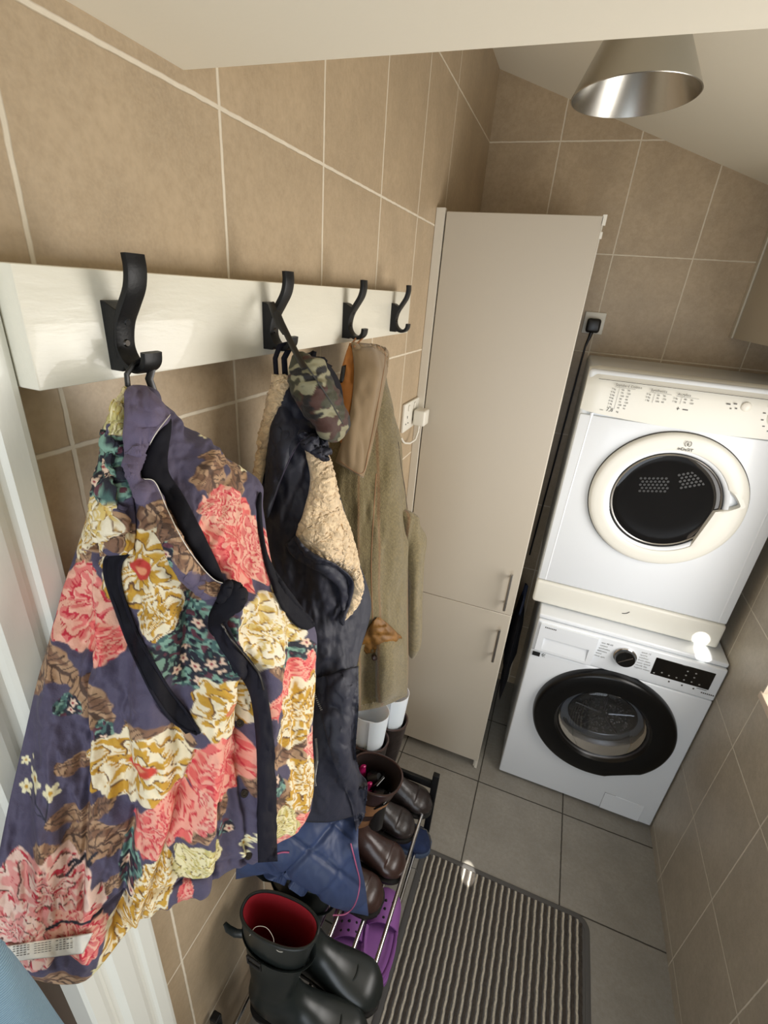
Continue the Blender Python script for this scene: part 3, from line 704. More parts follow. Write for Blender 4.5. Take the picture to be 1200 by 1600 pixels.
cr, crb = shell('crown', grid_px(CR, 110, 80), 'camo', cap, puff=.010, back=.02, col=camo, prof=.55, disp=lambda x, y: .010 * (fbm(x / 16, y / 10, 2, 87) - .5))
PK = [[(462, 556, .105), (476, 553, .105), (490, 560, .105)], [(478, 575, .108), (502, 568, .104), (520, 584, .100)], [(500, 600, .110), (524, 600, .102), (532, 614, .098)], [(520, 640, .110), (530, 648, .104), (536, 656, .100)]]
shell('peak', grid_px(PK, 30, 16), 'navylining', cap, puff=.006, back=.01)
tube('strap', [tuple(onx(432, 486, .075)), tuple(onx(440, 505, .083)), tuple(onx(452, 530, .100)), tuple(onx(462, 550, .118)), tuple(onx(476, 576, .142))], .0040, 'blackpl', cap, 8, .4)
tube('strap', [tuple(onx(424, 474, .060)), tuple(onx(430, 492, .073)), tuple(onx(436, 505, .078)), tuple(onx(446, 520, .092))], .0045, 'blackpl', cap, 8, .5)
cord('crown_seam', [(470, 560), (492, 590), (515, 625), (536, 662)], .0010, [crb], 'dgrey', cap, lift=.001, n=30, seg=5)

# ------------------------------------------------------------------ TWEED JACKET
tj = empty('tweed_jacket', (.12, .95, .80), 'green-brown tweed jacket with moleskin collar and orange lining, nearest the tall cabinet', 'jacket')
def tweed(px, py):
    c = np.broadcast_to(C3((116, 103, 70)), px.shape + (3,)).copy()
    n = vnoise(px * .9, py * .9, 91); c = c * (.72 + .5 * n[..., None])
    hb = .5 + .5 * np.sin(px * 1.3 + np.abs((py % 9) - 4.5) * 1.2); c = c * (.90 + .16 * hb[..., None])
    # window-pane lines of rust thread
    for x0, s in ((585, .03), (632, .02), (556, .02)):
        d = np.abs(px - (x0 + (py - 800) * s)); c = blend(c, .30 * sstep(1.6 - d, -.8, .8), C3((140, 82, 52)))
    return np.clip(c, 0, 1)
def tdisp(px, py): return .034 * (fbm(px / 26, py / 120, 3, 93) - .5)
T_ = [[(538, 560, .060), (556, 548, .070), (580, 546, .080), (600, 556, .086)],
      [(528, 630, .062), (560, 625, .090), (595, 622, .108), (610, 640, .108)],
      [(515, 690, .062), (555, 690, .102), (598, 684, .132), (626, 684, .136)],
      [(505, 760, .062), (552, 760, .110), (600, 756, .152), (630, 752, .160)],
      [(502, 840, .062), (550, 840, .115), (602, 838, .165), (641, 830, .182)],
      [(502, 920, .062), (550, 920, .118), (600, 920, .172), (638, 915, .196)],
      [(502, 1000, .062), (550, 1005, .120), (600, 1005, .178), (638, 1000, .205)],
      [(502, 1060, .062), (550, 1065, .120), (600, 1060, .180), (638, 1050, .210)],
      [(505, 1108, .064), (548, 1112, .120), (594, 1105, .180), (636, 1088, .212)]]
tb_, tbb = shell('body', grid_px(T_, 320, 170), 'tweed', tj, puff=.016, back=.03, disp=tdisp, col=tweed, prof=.6)
S_ = [[(624, 796, .174), (636, 797, .184), (646, 804, .190)], [(627, 818, .178), (645, 815, .196), (657, 824, .205)], [(630, 850, .180), (650, 842, .205), (667, 842, .215)],
      [(634, 885, .186), (650, 885, .212), (663, 880, .220)], [(636, 950, .192), (648, 950, .216), (660, 946, .224)], [(636, 1000, .196), (648, 1002, .218), (659, 996, .228)], [(638, 1022, .200), (645, 1029, .216), (655, 1016, .226)]]
shell('sleeve', grid_px(S_, 160, 50), 'tweed', tj, puff=.012, back=.02, disp=tdisp, col=tweed, prof=.6)
TB = [tbb]
cord('armhole_seam', [(622, 690), (627, 730), (632, 760), (636, 795)], .0009, TB, 'leather', tj, lift=.001, n=40, seg=6)
cord('dart_seam', [(588, 740), (584, 800), (580, 880), (582, 960), (584, 1000)], .0009, TB, 'tan', tj, lift=.0, n=40, seg=5)
ribbon('orange_lining', [(546, 536), (538, 560), (531, 590), (533, 620), (528, 648), (526, 680)], [(556, 536), (556, 570), (553, 610), (549, 640), (545, 670), (536, 700)], TB, 'orange', tj, lift=.010, puff=.004, back=.004, nv=50, nu=14, disp=lambda x, y: .006 * (fbm(x / 9, y / 14, 2, 95) - .5))
ribbon('name_label', [(534, 572), (531, 590), (529, 598)], [(541, 570), (538, 590), (535, 598)], TB, 'blackpl', tj, lift=.017, puff=.0008, back=.0008, nv=10, nu=6)
tc_, tcb = ribbon('collar', [(549, 534), (553, 575), (551, 615), (545, 655), (534, 690), (524, 722)], [(590, 538), (608, 552), (601, 600), (592, 650), (580, 705), (568, 747)], TB, 'felt', tj, lift=.018, puff=.006, back=.008, nv=90, nu=40, disp=lambda x, y: .010 * (fbm(x / 20, y / 40, 2, 96) - .5))
cord('collar_stitching', [(590, 541), (602, 554), (596, 600), (587, 650), (576, 704), (565, 740), (530, 720)], .0005, [tcb], 'tan', tj, lift=.001, n=60, seg=5)
MT['pocketlining'] = M_('ochre_lining', (120, 82, 30), .6, var=.4, vs=40, bmp=.4, bs=60, bd=.003)
ribbon('pocket_lining', [(590, 964), (580, 974), (570, 990), (562, 1006), (572, 1022)], [(594, 965), (608, 976), (620, 988), (628, 998), (612, 1016)], TB, 'pocketlining', tj, lift=.006, puff=.004, back=.003, nv=30, nu=20, disp=lambda x, y: .012 * (fbm(x / 6, y / 6, 2, 97) - .5))
ribbon('pocket', [(562, 1008), (556, 1034), (550, 1072), (547, 1107)], [(628, 997), (632, 1020), (633, 1055), (634, 1086)], TB, 'tweed', tj, lift=.010, puff=.006, back=.008, nv=130, nu=90, col=tweed, disp=lambda x, y: tdisp(x, y) - .006 * np.exp(-((x - 586) / 2.5) ** 2))
p = onto(np.array([585.]), np.array([1028.]), TB, .022)[0]
bm = bmesh.new(); bmesh.ops.create_uvsphere(bm, u_segments=16, v_segments=8, radius=.007); bmesh.ops.transform(bm, matrix=Matrix.Translation(p) @ Matrix.Scale(.5, 4, Vector((.4, -.8, .3)).normalized()), verts=bm.verts)
bobj('button', bm, 'leather', tj, smooth=True)
tube('hanging_loop', [tuple(onx(548, 540, .068)), (.068, .838 - .008, 1.790), (.073, .838, 1.793), (.075, .842, 1.789), tuple(onx(553, 542, .076))], .0016, 'tan', tj, 8)

# ------------------------------------------------------------------ TALL CABINET
tc = empty('tall_cabinet', (.24, 1.75, 0), 'tall narrow off-white cabinet with two doors standing in the corner beside the stacked machines', 'cabinet')
bm = bmesh.new(); add_box(bm, .027, .043, 1.519, 2.04, 0, 2.083); add_box(bm, .424, .441, 1.519, 2.04, 0, 2.083); add_box(bm, .043, .424, 1.521, 2.04, 2.066, 2.083)
add_box(bm, .043, .424, 1.521, 2.04, .055, .071); add_box(bm, .043, .424, 2.03, 2.04, .055, 2.083); add_box(bm, .43, .4415, 1.508, 1.52, .004, .065)
bobj('carcass', bm, 'cabedge', tc)
box('plinth', .043, .424, 1.553, 1.565, 0, .055, 'cab', tc)
def cdoor(z0, z1, hz0, hz1):
    d = box('door', .030, .4385, 1.500, 1.5175, z0, z1, 'cab', tc, bev=.0012, seg=1)
    x = .410; bm = bmesh.new(); add_tube(bm, [(x, 1.473, hz0), (x, 1.473, hz1)], .0052, 12)
    for z in (hz0 + .022, hz1 - .022): add_tube(bm, [(x, 1.474, z), (x, 1.501, z)], .004, 10)
    bobj('handle', bm, 'steel', d, smooth=True)
cdoor(.835, 2.080, .868, 1.019); cdoor(.056, .8325, .630, .781)
bm = bmesh.new(); add_box(bm, .436, .446, 1.500, 1.512, 2.060, 2.083); add_box(bm, .438, .4445, 1.5, 1.508, 2.03, 2.045)
bobj('hinge_cap', bm, 'plug', tc)
tag(box('infill_strip', .0005, .0262, 1.497, 1.515, .004, 2.0885, 'cabedge', None, bev=.001, seg=1), 'narrow cream filler strip between the tiled wall and the tall cabinet door', 'panel')

# ------------------------------------------------------------------ TUMBLE DRYER
dx0, dx1, dy0, dy1, dz0, dz1 = .500, 1.108, 1.600, 2.095, .860, 1.708
dry = empty('tumble_dryer', (.804, 1.85, dz0), 'white tumble dryer with round cream door stacked on the washing machine', 'tumble dryer')
bm = bmesh.new(); add_box(bm, dx0, dx1, dy0 + .012, dy1, dz0 + .022, dz1 - .006, .012, 3); bobj('body', bm, 'white', dry, smooth=True)
def face_patch(name, x0, x1, zt, zb, mat, parent, bulge=0, y=dy0, th=.014, bev=.004):
    box(name, x0, x1, y, y + th, zb, zt, mat, parent, bev=bev)
# front sheet, lower fascia and rounded top fascia
face_patch('front_panel', dx0 + .002, dx1 - .002, 1.568, .957, 'white', dry, y=dy0, th=.02, bev=.006)
box('lower_fascia', dx0 - .001, dx1 + .001, dy0 - .004, dy0 + .03, dz0, .954, 'cream', dry, bev=.010, seg=3)
bm = bmesh.new()   # control fascia with a top that rolls back onto the worktop, lower edge dips in the middle
prof = [(dy0 + .03, 1.57), (dy0 - .004, 1.57), (dy0 - .006, 1.60), (dy0 - .004, 1.655), (dy0 + .001, 1.672), (dy0 + .010, 1.688), (dy0 + .022, 1.700), (dy0 + .040, 1.7075), (dy0 + .060, 1.709), (dy0 + .060, 1.60)]
nx = 24; rings = []
for i in range(nx + 1):
    u = i / nx; x = dx0 - .001 + u * (dx1 - dx0 + .002); low = 1.582 - .016 * math.sin(math.pi * min(1, u * 1.0)) ** .7
    e = min(u, 1 - u); ins = .010 * max(0, 1 - e / .035) ** 2
    rings.append([bm.verts.new((x, y + ins, (low if z == 1.57 else z - ins * .6))) for y, z in prof])
for a, c in zip(rings, rings[1:]):
    for k in range(len(prof)): bm.faces.new((a[k], c[k], c[(k + 1) % len(prof)], a[(k + 1) % len(prof)]))
bm.faces.new(rings[0]); bm.faces.new(rings[-1][::-1]); fas = bobj('control_fascia', bm, 'cream', dry, smooth=True)
box('fascia_seam', dx0 + .03, dx1 - .03, dy0 - .0048, dy0, 1.6775, 1.6783, 'dgrey', fas)
# bevelled side flutes
for s, xx in ((1, dx0), (-1, dx1)):
    bm = bmesh.new(); add_tube(bm, [(xx + s * .026, dy0 + .004, .96), (xx + s * .030, dy0 + .004, 1.28), (xx + s * .036, dy0 + .004, 1.575)], .0052, 8, 1); bobj('side_flute', bm, 'white', dry, smooth=True)
# printed marks on the fascia
fy = dy0 - .0062
bm = bmesh.new()
def marks(bm, x, z, title, rows, cols=2, tw=.0105):
    text_bm(bm, title, tw, face_y(x + .004, fy, z), .0001)
    add_box(bm, x + .002, x + .060, fy - .0002, fy, z - .0035, z - .0029); add_box(bm, x + .0165, x + .0171, fy - .0002, fy, z - .006 - rows * .0088, z - .003)
    for r in range(rows):
        zz = z - .0115 - r * .0088
        text_bm(bm, '%d kg' % (rows - r), .0070, face_y(x - .004, fy, zz), .0001)
        for c in range(cols): text_bm(bm, '%d' % (40 + 10 * ((r * 3 + c * 5) % 9)), .0068, face_y(x + .024 + c * .016, fy, zz), .0001)
marks(bm, .576, 1.664, 'Standard Cotton', 7); marks(bm, .672, 1.662, 'Synthetics', 3); marks(bm, .743, 1.660, 'Acrylics', 2)
text_bm(bm, '7,8', .016, face_y(.572, fy, 1.588), .0003); text_bm(bm, 'max', .006, face_y(.554, fy, 1.588), .0001); text_bm(bm, 'kg', .007, face_y(.601, fy, 1.588), .0001)
add_box(bm, .755, .763, fy - .0002, fy, 1.6225, 1.624); add_box(bm, .758, .760, fy - .0002, fy, 1.619, 1.6275); add_box(bm, .771, .785, fy - .0002, fy, 1.621, 1.624)
for x, z, a in ((.872, 1.652, .010), (.884, 1.641, .004), (.889, 1.655, .008), (.896, 1.643, .005)): add_box(bm, x, x + a, fy - .0002, fy, z, z + .0035)
bobj('printed_marks', bm, 'grey', fas)
bm = bmesh.new(); lathe(bm, [(0, -.004), (.010, -.004), (.0125, -.002), (.013, .002)], .921, 1.652, dy0 - .005, 28); bobj('start_button', bm, 'plug', fas, smooth=True)
bm = bmesh.new(); lathe(bm, [(0, -.020), (.020, -.019), (.024, -.015), (.027, -.004), (.034, -.002), (.036, .002)], 1.012, 1.636, dy0 - .005, 40)
for k in range(20): add_tube(bm, [(1.012 + .025 * math.cos(k * .314), dy0 - .024, 1.636 + .025 * math.sin(k * .314)), (1.012 + .029 * math.cos(k * .314), dy0 - .007, 1.636 + .029 * math.sin(k * .314))], .0014, 5)
bobj('timer_knob', bm, 'plug', fas, smooth=True)
bm = bmesh.new()
for k in range(14):
    a = math.radians(100 + k * 24); add_box(bm, 1.012 + .045 * math.cos(a) - .003, 1.012 + .045 * math.cos(a) + .003, fy - .0002, fy, 1.636 + .045 * math.sin(a) - .0015, 1.636 + .045 * math.sin(a) + .0015)
bobj('timer_marks', bm, 'grey', fas)
# door
cx, cz = .806, 1.340
dd = empty('x', (0, 0, 0), 'x', 'x'); bpy.data.objects.remove(dd)
bm = bmesh.new(); seg = 256
prof = [(.218, .004), (.217, -.010), (.214, -.016), (.208, -.019), (.198, -.0205), (.184, -.0215), (.172, -.0215), (.167, -.019), (.1645, -.013), (.162, -.002)]
rings = []
for r, off in prof:
    ring = []
    for k in range(seg):
        a = k * 2 * math.pi / seg; rr = r
        # grip at the lower right: the ring covers a chord of the glass, with a pointed notch above it
        da = math.degrees(math.atan2(math.sin(a), math.cos(a)))
        if r < .190:
            tg = .160
            if -60 < da <= 0: tg = min(.160, .128 / max(.3, math.cos(math.radians(da + 12))))
            elif 0 < da <= 9: tg = .128 + (.192 - .128) * da / 9
            elif 9 < da < 26: tg = .192 - .032 * (da - 9) / 17
            wgt = 1 if r < .172 else .75
            rr = r + (tg - .160) * wgt
        ring.append(bm.verts.new((cx + rr * math.cos(a), dy0 + off - .002, cz + rr * math.sin(a))))
    rings.append(ring)
for a, c in zip(rings, rings[1:]):
    for k in range(seg): bm.faces.new((a[k], a[(k + 1) % seg], c[(k + 1) % seg], c[k]))
door = bobj('door', bm, 'cream', dry, smooth=True)
bm = bmesh.new(); lathe(bm, [(.2195, .001), (.2205, -.0015), (.2195, -.004), (.217, -.004)], cx, cz, dy0 - .001, 96); bobj('door_seam', bm, 'dgrey', door, smooth=True)
bm = bmesh.new(); lathe(bm, [(.168, -.0165), (.163, -.0150), (.158, -.0120), (.1545, -.006), (.1535, .002)], cx, cz, dy0 - .002, 96); bobj('glass_rim', bm, 'white', door, smooth=True)
MT['glass'] = M_('smoked_door_glass', (18, 18, 19), .04, spec=.35)
MT['bowl'] = M_('clear_bowl_glass', (205, 208, 212), .04, trans=1); MT['bowl'].node_tree.nodes['Principled BSDF'].inputs['IOR'].default_value = 1.35
# drum recess (dark tub with perforated back plate) cut as a bowl in front of the body
bm = bmesh.new(); lathe(bm, [(.1555, -.003), (.150, .006), (.142, .0098), (.0, .0099)], cx - .002, cz, dy0 - .0098, 96); bobj('drum_back', bm, 'dark', dry, smooth=True)
MT['airhole'] = M_('drum_hole_grey', (34, 34, 33), .5)
for gx, gz, rot in ((-.045, .045, 28), (.055, .085, 62)):
    bm = bmesh.new()
    for i in range(7):
        for j in range(5):
            u, v = (i - 3) * .0115 + (.0057 if j % 2 else 0), (j - 2) * .0105; a = math.radians(rot * .4)
            x = cx + gx + u * math.cos(a) - v * math.sin(a); z = cz + gz + u * math.sin(a) + v * math.cos(a)
            if math.hypot(x - cx, z - cz) < .135: lathe(bm, [(0, -.0004), (.0040, -.0004), (.0042, .0004)], x, z, dy0 - .0052 - .022 * max(0, math.hypot(x - cx, z - cz) - .06), 10)
    bobj('air_holes', bm, 'airhole', dry)
bm = bmesh.new(); lathe(bm, [(.150, -.004), (.147, -.008), (.140, -.0095), (.125, -.0075), (.09, -.0048), (0, -.003)], cx, cz, dy0, 96)
bobj('door_glass', bm, 'glass', door, smooth=True)
bm = bmesh.new(); lathe(bm, [(.1535, -.004), (.1522, -.0095), (.1495, -.0110), (.1465, -.0090)], cx, cz, dy0, 96); bobj('chrome_ring', bm, 'steel', door, smooth=True)
# logo
bm = bmesh.new(); lx, lz, ly = .811, 1.531, dy0 - .0262
for a0, a1 in ((-68, 68), (112, 248)):
    pts = [(lx + .0085 * math.cos(math.radians(a)), ly, lz + .0085 * math.sin(math.radians(a))) for a in np.linspace(a0, a1, 16)]; add_tube(bm, pts, .0008, 6)
add_box(bm, lx - .0011, lx + .0011, ly - .0006, ly + .0006, lz - .0055, lz + .0025); add_box(bm, lx - .0011, lx + .0011, ly - .0006, ly + .0006, lz + .0042, lz + .0064)
text_bm(bm, 'inDeSIT', .0125, face_y(lx - .0225, ly + .001, lz - .0215), .0004)
bobj('badge', bm, 'dgrey', door)
bm = bmesh.new(); add_tube(bm, [(.800, dy0 - .005, .905), (.808, dy0 - .0052, .907), (.815, dy0 - .005, .911), (.821, dy0 - .005, .918)], .0014, 6); bobj('scuff', bm, 'dgrey', dry)

# ------------------------------------------------------------------ WASHING MACHINE
wx0, wx1, wy0, wy1, wz0, wz1 = .534, 1.137, 1.535, 2.09, .012, .852
wm = empty('washing_machine', (.835, 1.8, 0), 'white front-loading washing machine with a wide black door ring, under the dryer', 'washing machine')
bm = bmesh.new(); add_box(bm, wx0 + .001, wx1 - .001, wy0 + .01, wy1, wz0, .832, .006, 2); bobj('body', bm, 'white', wm, smooth=True)
box('worktop', wx0 - .001, wx1, wy0 + .004, wy1, .834, wz1, 'white', wm, bev=.006, seg=3)
box('front_panel', wx0, wx1, wy0 - .004, wy0 + .016, wz0 + .004, .694, 'white', wm, bev=.006, seg=3)
bm = bmesh.new(); add_box(bm, wx0, wx1, wy0 - .006, wy0 + .016, .697, .833, .006, 3)
fp = bobj('control_panel', bm, 'white', wm, smooth=True)
for x in (wx0 + .05, wx1 - .05):
    for y in (wy0 + .06, wy1 - .06):
        bm = bmesh.new(); r = bmesh.ops.create_cone(bm, cap_ends=True, segments=16, radius1=.02, radius2=.016, depth=.016); bmesh.ops.translate(bm, vec=(x, y, .008), verts=bm.verts); bobj('foot', bm, 'blackpl', wm)
# drawer with recessed grip
bm = bmesh.new(); yf, yb = wy0 - .0150, wy0 - .0062
for a in ((wx0 + .012, .568, .705, .825), (.722, .742, .705, .825), (.568, .722, .768, .825), (.568, .722, .705, .716)): add_box(bm, a[0], a[1], yf, yb, a[2], a[3])
dw = bobj('detergent_drawer', bm, 'white', fp)
bm = bmesh.new(); q = [bm.verts.new(p) for p in ((.568, yb - .0004, .768), (.722, yb - .0004, .768), (.722, yf + .0006, .716), (.568, yf + .0006, .716))]; bm.faces.new(q); bobj('grip_recess', bm, 'white', dw)
bm = bmesh.new(); add_box(bm, .543, .570, wy0 - .0094, wy0 - .0084, .674, .692); bobj('black_sticker', bm, 'dark', wm)
bm = bmesh.new()
for i in range(5):
    for j in range(4):
        if (i * 7 + j * 5) % 3: add_box(bm, .576 + i * .0026, .5778 + i * .0026, wy0 - .0050, wy0 - .0042, .675 + j * .0042, .6775 + j * .0042)
text_bm(bm, '8', .011, face_y(.576, wy0 - .0045, .679), .0001)
bobj('printed_code', bm, 'grey', wm)
# dial
bm = bmesh.new(); lathe(bm, [(.036, .001), (.037, -.006), (.034, -.009), (.0325, -.009)], .838, .780, wy0 - .007, 48); bobj('dial_ring', bm, 'chrome', fp, smooth=True)
bm = bmesh.new(); lathe(bm, [(.0325, .0), (.0325, -.018), (.030, -.022), (0, -.023)], .838, .780, wy0 - .007, 48); dl = bobj('dial', bm, 'glossblack', fp, smooth=True)
bm = bmesh.new(); add_tube(bm, [(.818, wy0 - .0305, .764), (.858, wy0 - .0305, .796)], .0016, 6); bobj('dial_pointer', bm, 'chrome', dl)
bm = bmesh.new(); rg = np.random.default_rng(3)
words = ['eco 40-60', 'cotton', 'synthetics', 'delicates', 'wool', 'rinse spin']; words2 = ['quick 15', 'sports', 'outdoor', 'drum clean', 'super speed', 'cloudy day', 'hygiene steam']
for k, s in enumerate(words): text_bm(bm, s, .0092, face_y(.752 - .002 * k + .003, wy0 - .0064, .806 - k * .0118), .0001)
for k, s in enumerate(words2): text_bm(bm, s, .0088, face_y(.882 - k * .001, wy0 - .0064, .812 - k * .0112), .0001)
for x0_, z0_, s in ((.562, .811, .0065), (1.092, .718, .0065)):
    for i in range(7): add_box(bm, x0_ + i * .0058, x0_ + i * .0058 + .0042, wy0 - .0154 if x0_ < 1 else wy0 - .0064, wy0 - .0144 if x0_ < 1 else wy0 - .0056, z0_, z0_ + s * .8)
bobj('printed_marks', bm, 'grey', fp)
dsp = box('display', .930, 1.109, wy0 - .0075, wy0 - .004, .738, .810, 'glossblack', fp, bev=.001, seg=1)
bm = bmesh.new()
for i, (x, z) in enumerate([(.962, .756), (.985, .752), (1.008, .752), (1.031, .752), (1.031, .772), (1.031, .790), (1.054, .752), (1.056, .772), (1.056, .790), (.94, .746), (1.078, .750)]):
    lathe(bm, [(0, -.0002), (.0028, -.0002), (.003, .0004)], x, z, wy0 - .0076, 10)
bobj('touch_symbols', bm, 'zip', dsp)
bm = bmesh.new()
for x in (.99, 1.03, 1.065): add_box(bm, x, x + .005, wy0 - .0066, wy0 - .0058, .724, .730)
add_box(bm, 1.075, 1.105, wy0 - .0066, wy0 - .0058, .7325, .7345)
bobj('button_marks', bm, 'dgrey', fp)
fl = box('filter_flap', .945, 1.09, wy0 - .0050, wy0 - .0030, .018, .110, 'white', wm, bev=.001, seg=1)
bm = bmesh.new(); add_box(bm, .944, .9448, wy0 - .0046, wy0 - .0036, .02, .112); add_box(bm, .944, .985, wy0 - .0046, wy0 - .0036, .1105, .1115); bobj('flap_seam', bm, 'dgrey', fl)
# door
cx, cz = .842, .456
bm = bmesh.new(); prof = [(.246, .004), (.247, -.006), (.245, -.022), (.240, -.030), (.233, -.0335), (.205, -.0330), (.178, -.0315), (.166, -.030), (.160, -.018)]
rings = []
for r, off in prof:
    ring = []
    for k in range(128):
        a = k * 2 * math.pi / 128; da = math.degrees(math.atan2(math.sin(a), math.cos(a))); rr = r
        if r > .2 and -72 < da < -44: rr = r - .010 * math.sin(math.pi * (da + 72) / 28) ** .5
        ring.append(bm.verts.new((cx + rr * math.cos(a), wy0 - .004 + off, cz + rr * math.sin(a))))
    rings.append(ring)
for a, c in zip(rings, rings[1:]):
    for k in range(128): bm.faces.new((a[k], a[(k + 1) % 128], c[(k + 1) % 128], c[k]))
wd = bobj('door', bm, M_('black_door_ring', (12, 12, 13), .28, spec=.35), wm, smooth=True)
bm = bmesh.new(); lathe(bm, [(.161, -.020), (.156, -.012), (.152, -.006)], cx, cz, wy0 - .003, 96); bobj('inner_ring', bm, 'drum', wd, smooth=True)
bm = bmesh.new(); lathe(bm, [(.157, -.0052), (.152, -.005), (0, -.0046)], cx, cz, wy0 - .003, 96); bobj('door_seal', bm, M_('grey_door_seal', (84, 88, 94), .35), wm, smooth=True)
bm = bmesh.new(); lathe(bm, [(.122, -.0005), (.119, -.003), (.117, -.002), (0, -.0016)], cx - .002, cz + .026, wy0 - .0075, 96); bobj('drum_back', bm, 'dark', wm, smooth=True)
bm = bmesh.new(); lathe(bm, [(.124, -.001), (.1225, -.004), (.120, -.001)], cx - .002, cz + .026, wy0 - .0075, 96); bobj('drum_rim', bm, 'drum', wm, smooth=True)
bm = bmesh.new(); rg = np.random.default_rng(8)
for k in range(230):   # drum holes and lifters seen through the glass
    a, r = rg.uniform(0, 6.28), .112 * math.sqrt(rg.random()); x, z = cx - .002 + r * math.cos(a), cz + .026 + r * math.sin(a)
    lathe(bm, [(0, -.0022), (.0030, -.0012), (.0036, .0006)], x, z, wy0 - .0098, 6)
for k in range(5):
    a = k * 1.256 + .4; add_tube(bm, [(cx + .02 * math.cos(a), wy0 - .0105, cz + .026 + .02 * math.sin(a)), (cx + .108 * math.cos(a), wy0 - .0105, cz + .026 + .108 * math.sin(a))], .003, 6)
bobj('drum_surface', bm, 'drum', wm, smooth=True)
bm = bmesh.new(); lathe(bm, [(.158, -.016), (.152, -.022), (.140, -.026), (.120, -.028), (.08, -.029), (0, -.0295)], cx, cz, wy0, 96); bobj('door_glass', bm, 'bowl', wd, smooth=True)
bm = bmesh.new()
for zz, rr in ((-.058, .118), (-.074, .108)):
    pts = [(cx + rr * math.cos(a) * 1.12, wy0 - .012, cz + zz * .4 + rr * math.sin(a)) for a in np.linspace(math.radians(195), math.radians(345), 40)]; add_tube(bm, pts, .0022, 6)
bobj('bowl_ridge', bm, 'drum', wd, smooth=True)

# ------------------------------------------------------------------ WALL CABINET, SOCKETS, PENDANT
wc = empty('wall_cabinet', (1.05, 1.95, 1.808), 'white wall cupboard hung under the sloping ceiling above the dryer', 'cupboard')
bm = bmesh.new()
for x in (.950,):
    v = [(x, 1.70, 1.808), (1.139, 1.70, 1.808), (1.139, 2.098, 1.808), (x, 2.098, 1.808)]; t = [(a, b, min(2.2, ceil_z(a) - .01)) for a, b, c in v]
    A = [bm.verts.new(p) for p in v]; Bt = [bm.verts.new(p) for p in t]; bm.faces.new(A); bm.faces.new(Bt)
    for k in range(4): bm.faces.new((A[k], A[(k + 1) % 4], Bt[(k + 1) % 4], Bt[k]))
bobj('carcass', bm, 'cab', wc); box('back_strip', .944, .950, 2.07, 2.0985, 1.808, 2.19, 'cabedge', wc, bev=.001, seg=1)
box('door', .952, 1.138, 1.682, 1.699, 1.81, 2.15, 'cab', wc, bev=.0015, seg=1)

def socket_left():
    s = empty('wall_socket', (.005, 1.46, 1.52), 'white double wall socket on the left tiles close to the tall cabinet', 'socket')
    box('face_plate', .0003, .009, 1.352, 1.497, 1.478, 1.566, 'plug', s, bev=.003, seg=2)
    for y in (1.385, 1.455):
        bm = bmesh.new(); add_box(bm, .0092, .0098, y - .002, y + .002, 1.518, 1.526); add_box(bm, .0092, .0098, y - .014, y - .008, 1.500, 1.504); add_box(bm, .0092, .0098, y + .008, y + .014, 1.500, 1.504)
        bobj('pin_holes', bm, 'dark', s)
    for y in (1.392, 1.448): box('rocker_switch', .0092, .0125, y - .006, y + .006, 1.540, 1.558, 'plug', s, bev=.001, seg=1)
socket_left()
pg = empty('white_plug', (.02, 1.46, 1.51), 'white plug pushed into the double socket with its cable curling down to the wall', 'plug')
box('plug_body', .0135, .052, 1.430, 1.482, 1.487, 1.537, 'plug', pg, bev=.006, seg=3)
tube('cable', [(.030, 1.452, 1.487), (.030, 1.450, 1.465), (.026, 1.440, 1.440), (.016, 1.415, 1.432), (.008, 1.39, 1.438), (.006, 1.372, 1.448), (.003, 1.36, 1.462)], .0032, 'plug', pg, 8)
sf = empty('wall_socket', (.49, 2.09, 1.815), 'white single wall socket on the far tiles behind the dryer', 'socket')
box('face_plate', .456, .530, 2.090, 2.0997, 1.777, 1.853, 'plug', sf, bev=.003, seg=2)
bp_ = empty('black_plug', (.495, 2.07, 1.80), 'black plug in the single socket with its lead dropping behind the dryer', 'plug')
box('plug_body', .468, .517, 2.048, 2.0895, 1.782, 1.832, 'blackpl', bp_, bev=.010, seg=3)
tube('cable', [(.492, 2.066, 1.784), (.489, 2.066, 1.765), (.482, 2.066, 1.730), (.480, 2.068, 1.66), (.470, 2.07, 1.2), (.46, 2.07, .8)], [.008, .006, .0038, .0036, .0036, .0036], 'blackpl', bp_, 10)

lamp = empty('pendant_lamp', (.445, 1.20, 2.22), 'brushed aluminium cone pendant lamp shade hanging below the sloping ceiling', 'pendant lamp')
bm = bmesh.new(); lx, ly, lz = .4405, 1.20, 2.226; R0, R1, hh = .110, .044, .135
tilt = Matrix.Translation((lx, ly, lz)) @ Matrix.Rotation(math.radians(-2.5), 4, 'Y')
rings = []
for r, z in ((R0, 0), (R0 - .0012, .0), (R1, hh), (.018, hh + .012), (.018, hh + .022), (.0195, hh + .022), (.0195, hh + .0135), (R1 + .001, hh + .0015), (R0 + .0008, .0008)):
    rings.append([bm.verts.new(tilt @ Vector((r * math.cos(k * 2 * math.pi / 96), r * math.sin(k * 2 * math.pi / 96), z))) for k in range(96)])
rings.append(rings[0])
for a, c in zip(rings, rings[1:]):
    for k in range(96):
        try: bm.faces.new((a[k], a[(k + 1) % 96], c[(k + 1) % 96], c[k]))
        except ValueError: pass
shade = bobj('lamp_shade', bm, 'alu', lamp, smooth=True)
bm = bmesh.new(); add_tube(bm, [tilt @ Vector((0, 0, z)) for z in (hh - .045, hh + .03)], .017, 20); bobj('lamp_holder', bm, 'plug', lamp, smooth=True)
bm = bmesh.new(); bmesh.ops.create_uvsphere(bm, u_segments=20, v_segments=12, radius=.022); bmesh.ops.transform(bm, matrix=tilt @ Matrix.Translation((0, 0, hh - .058)), verts=bm.verts); bobj('bulb', bm, M_('opal_glass', (236, 232, 224), .3), lamp, smooth=True)
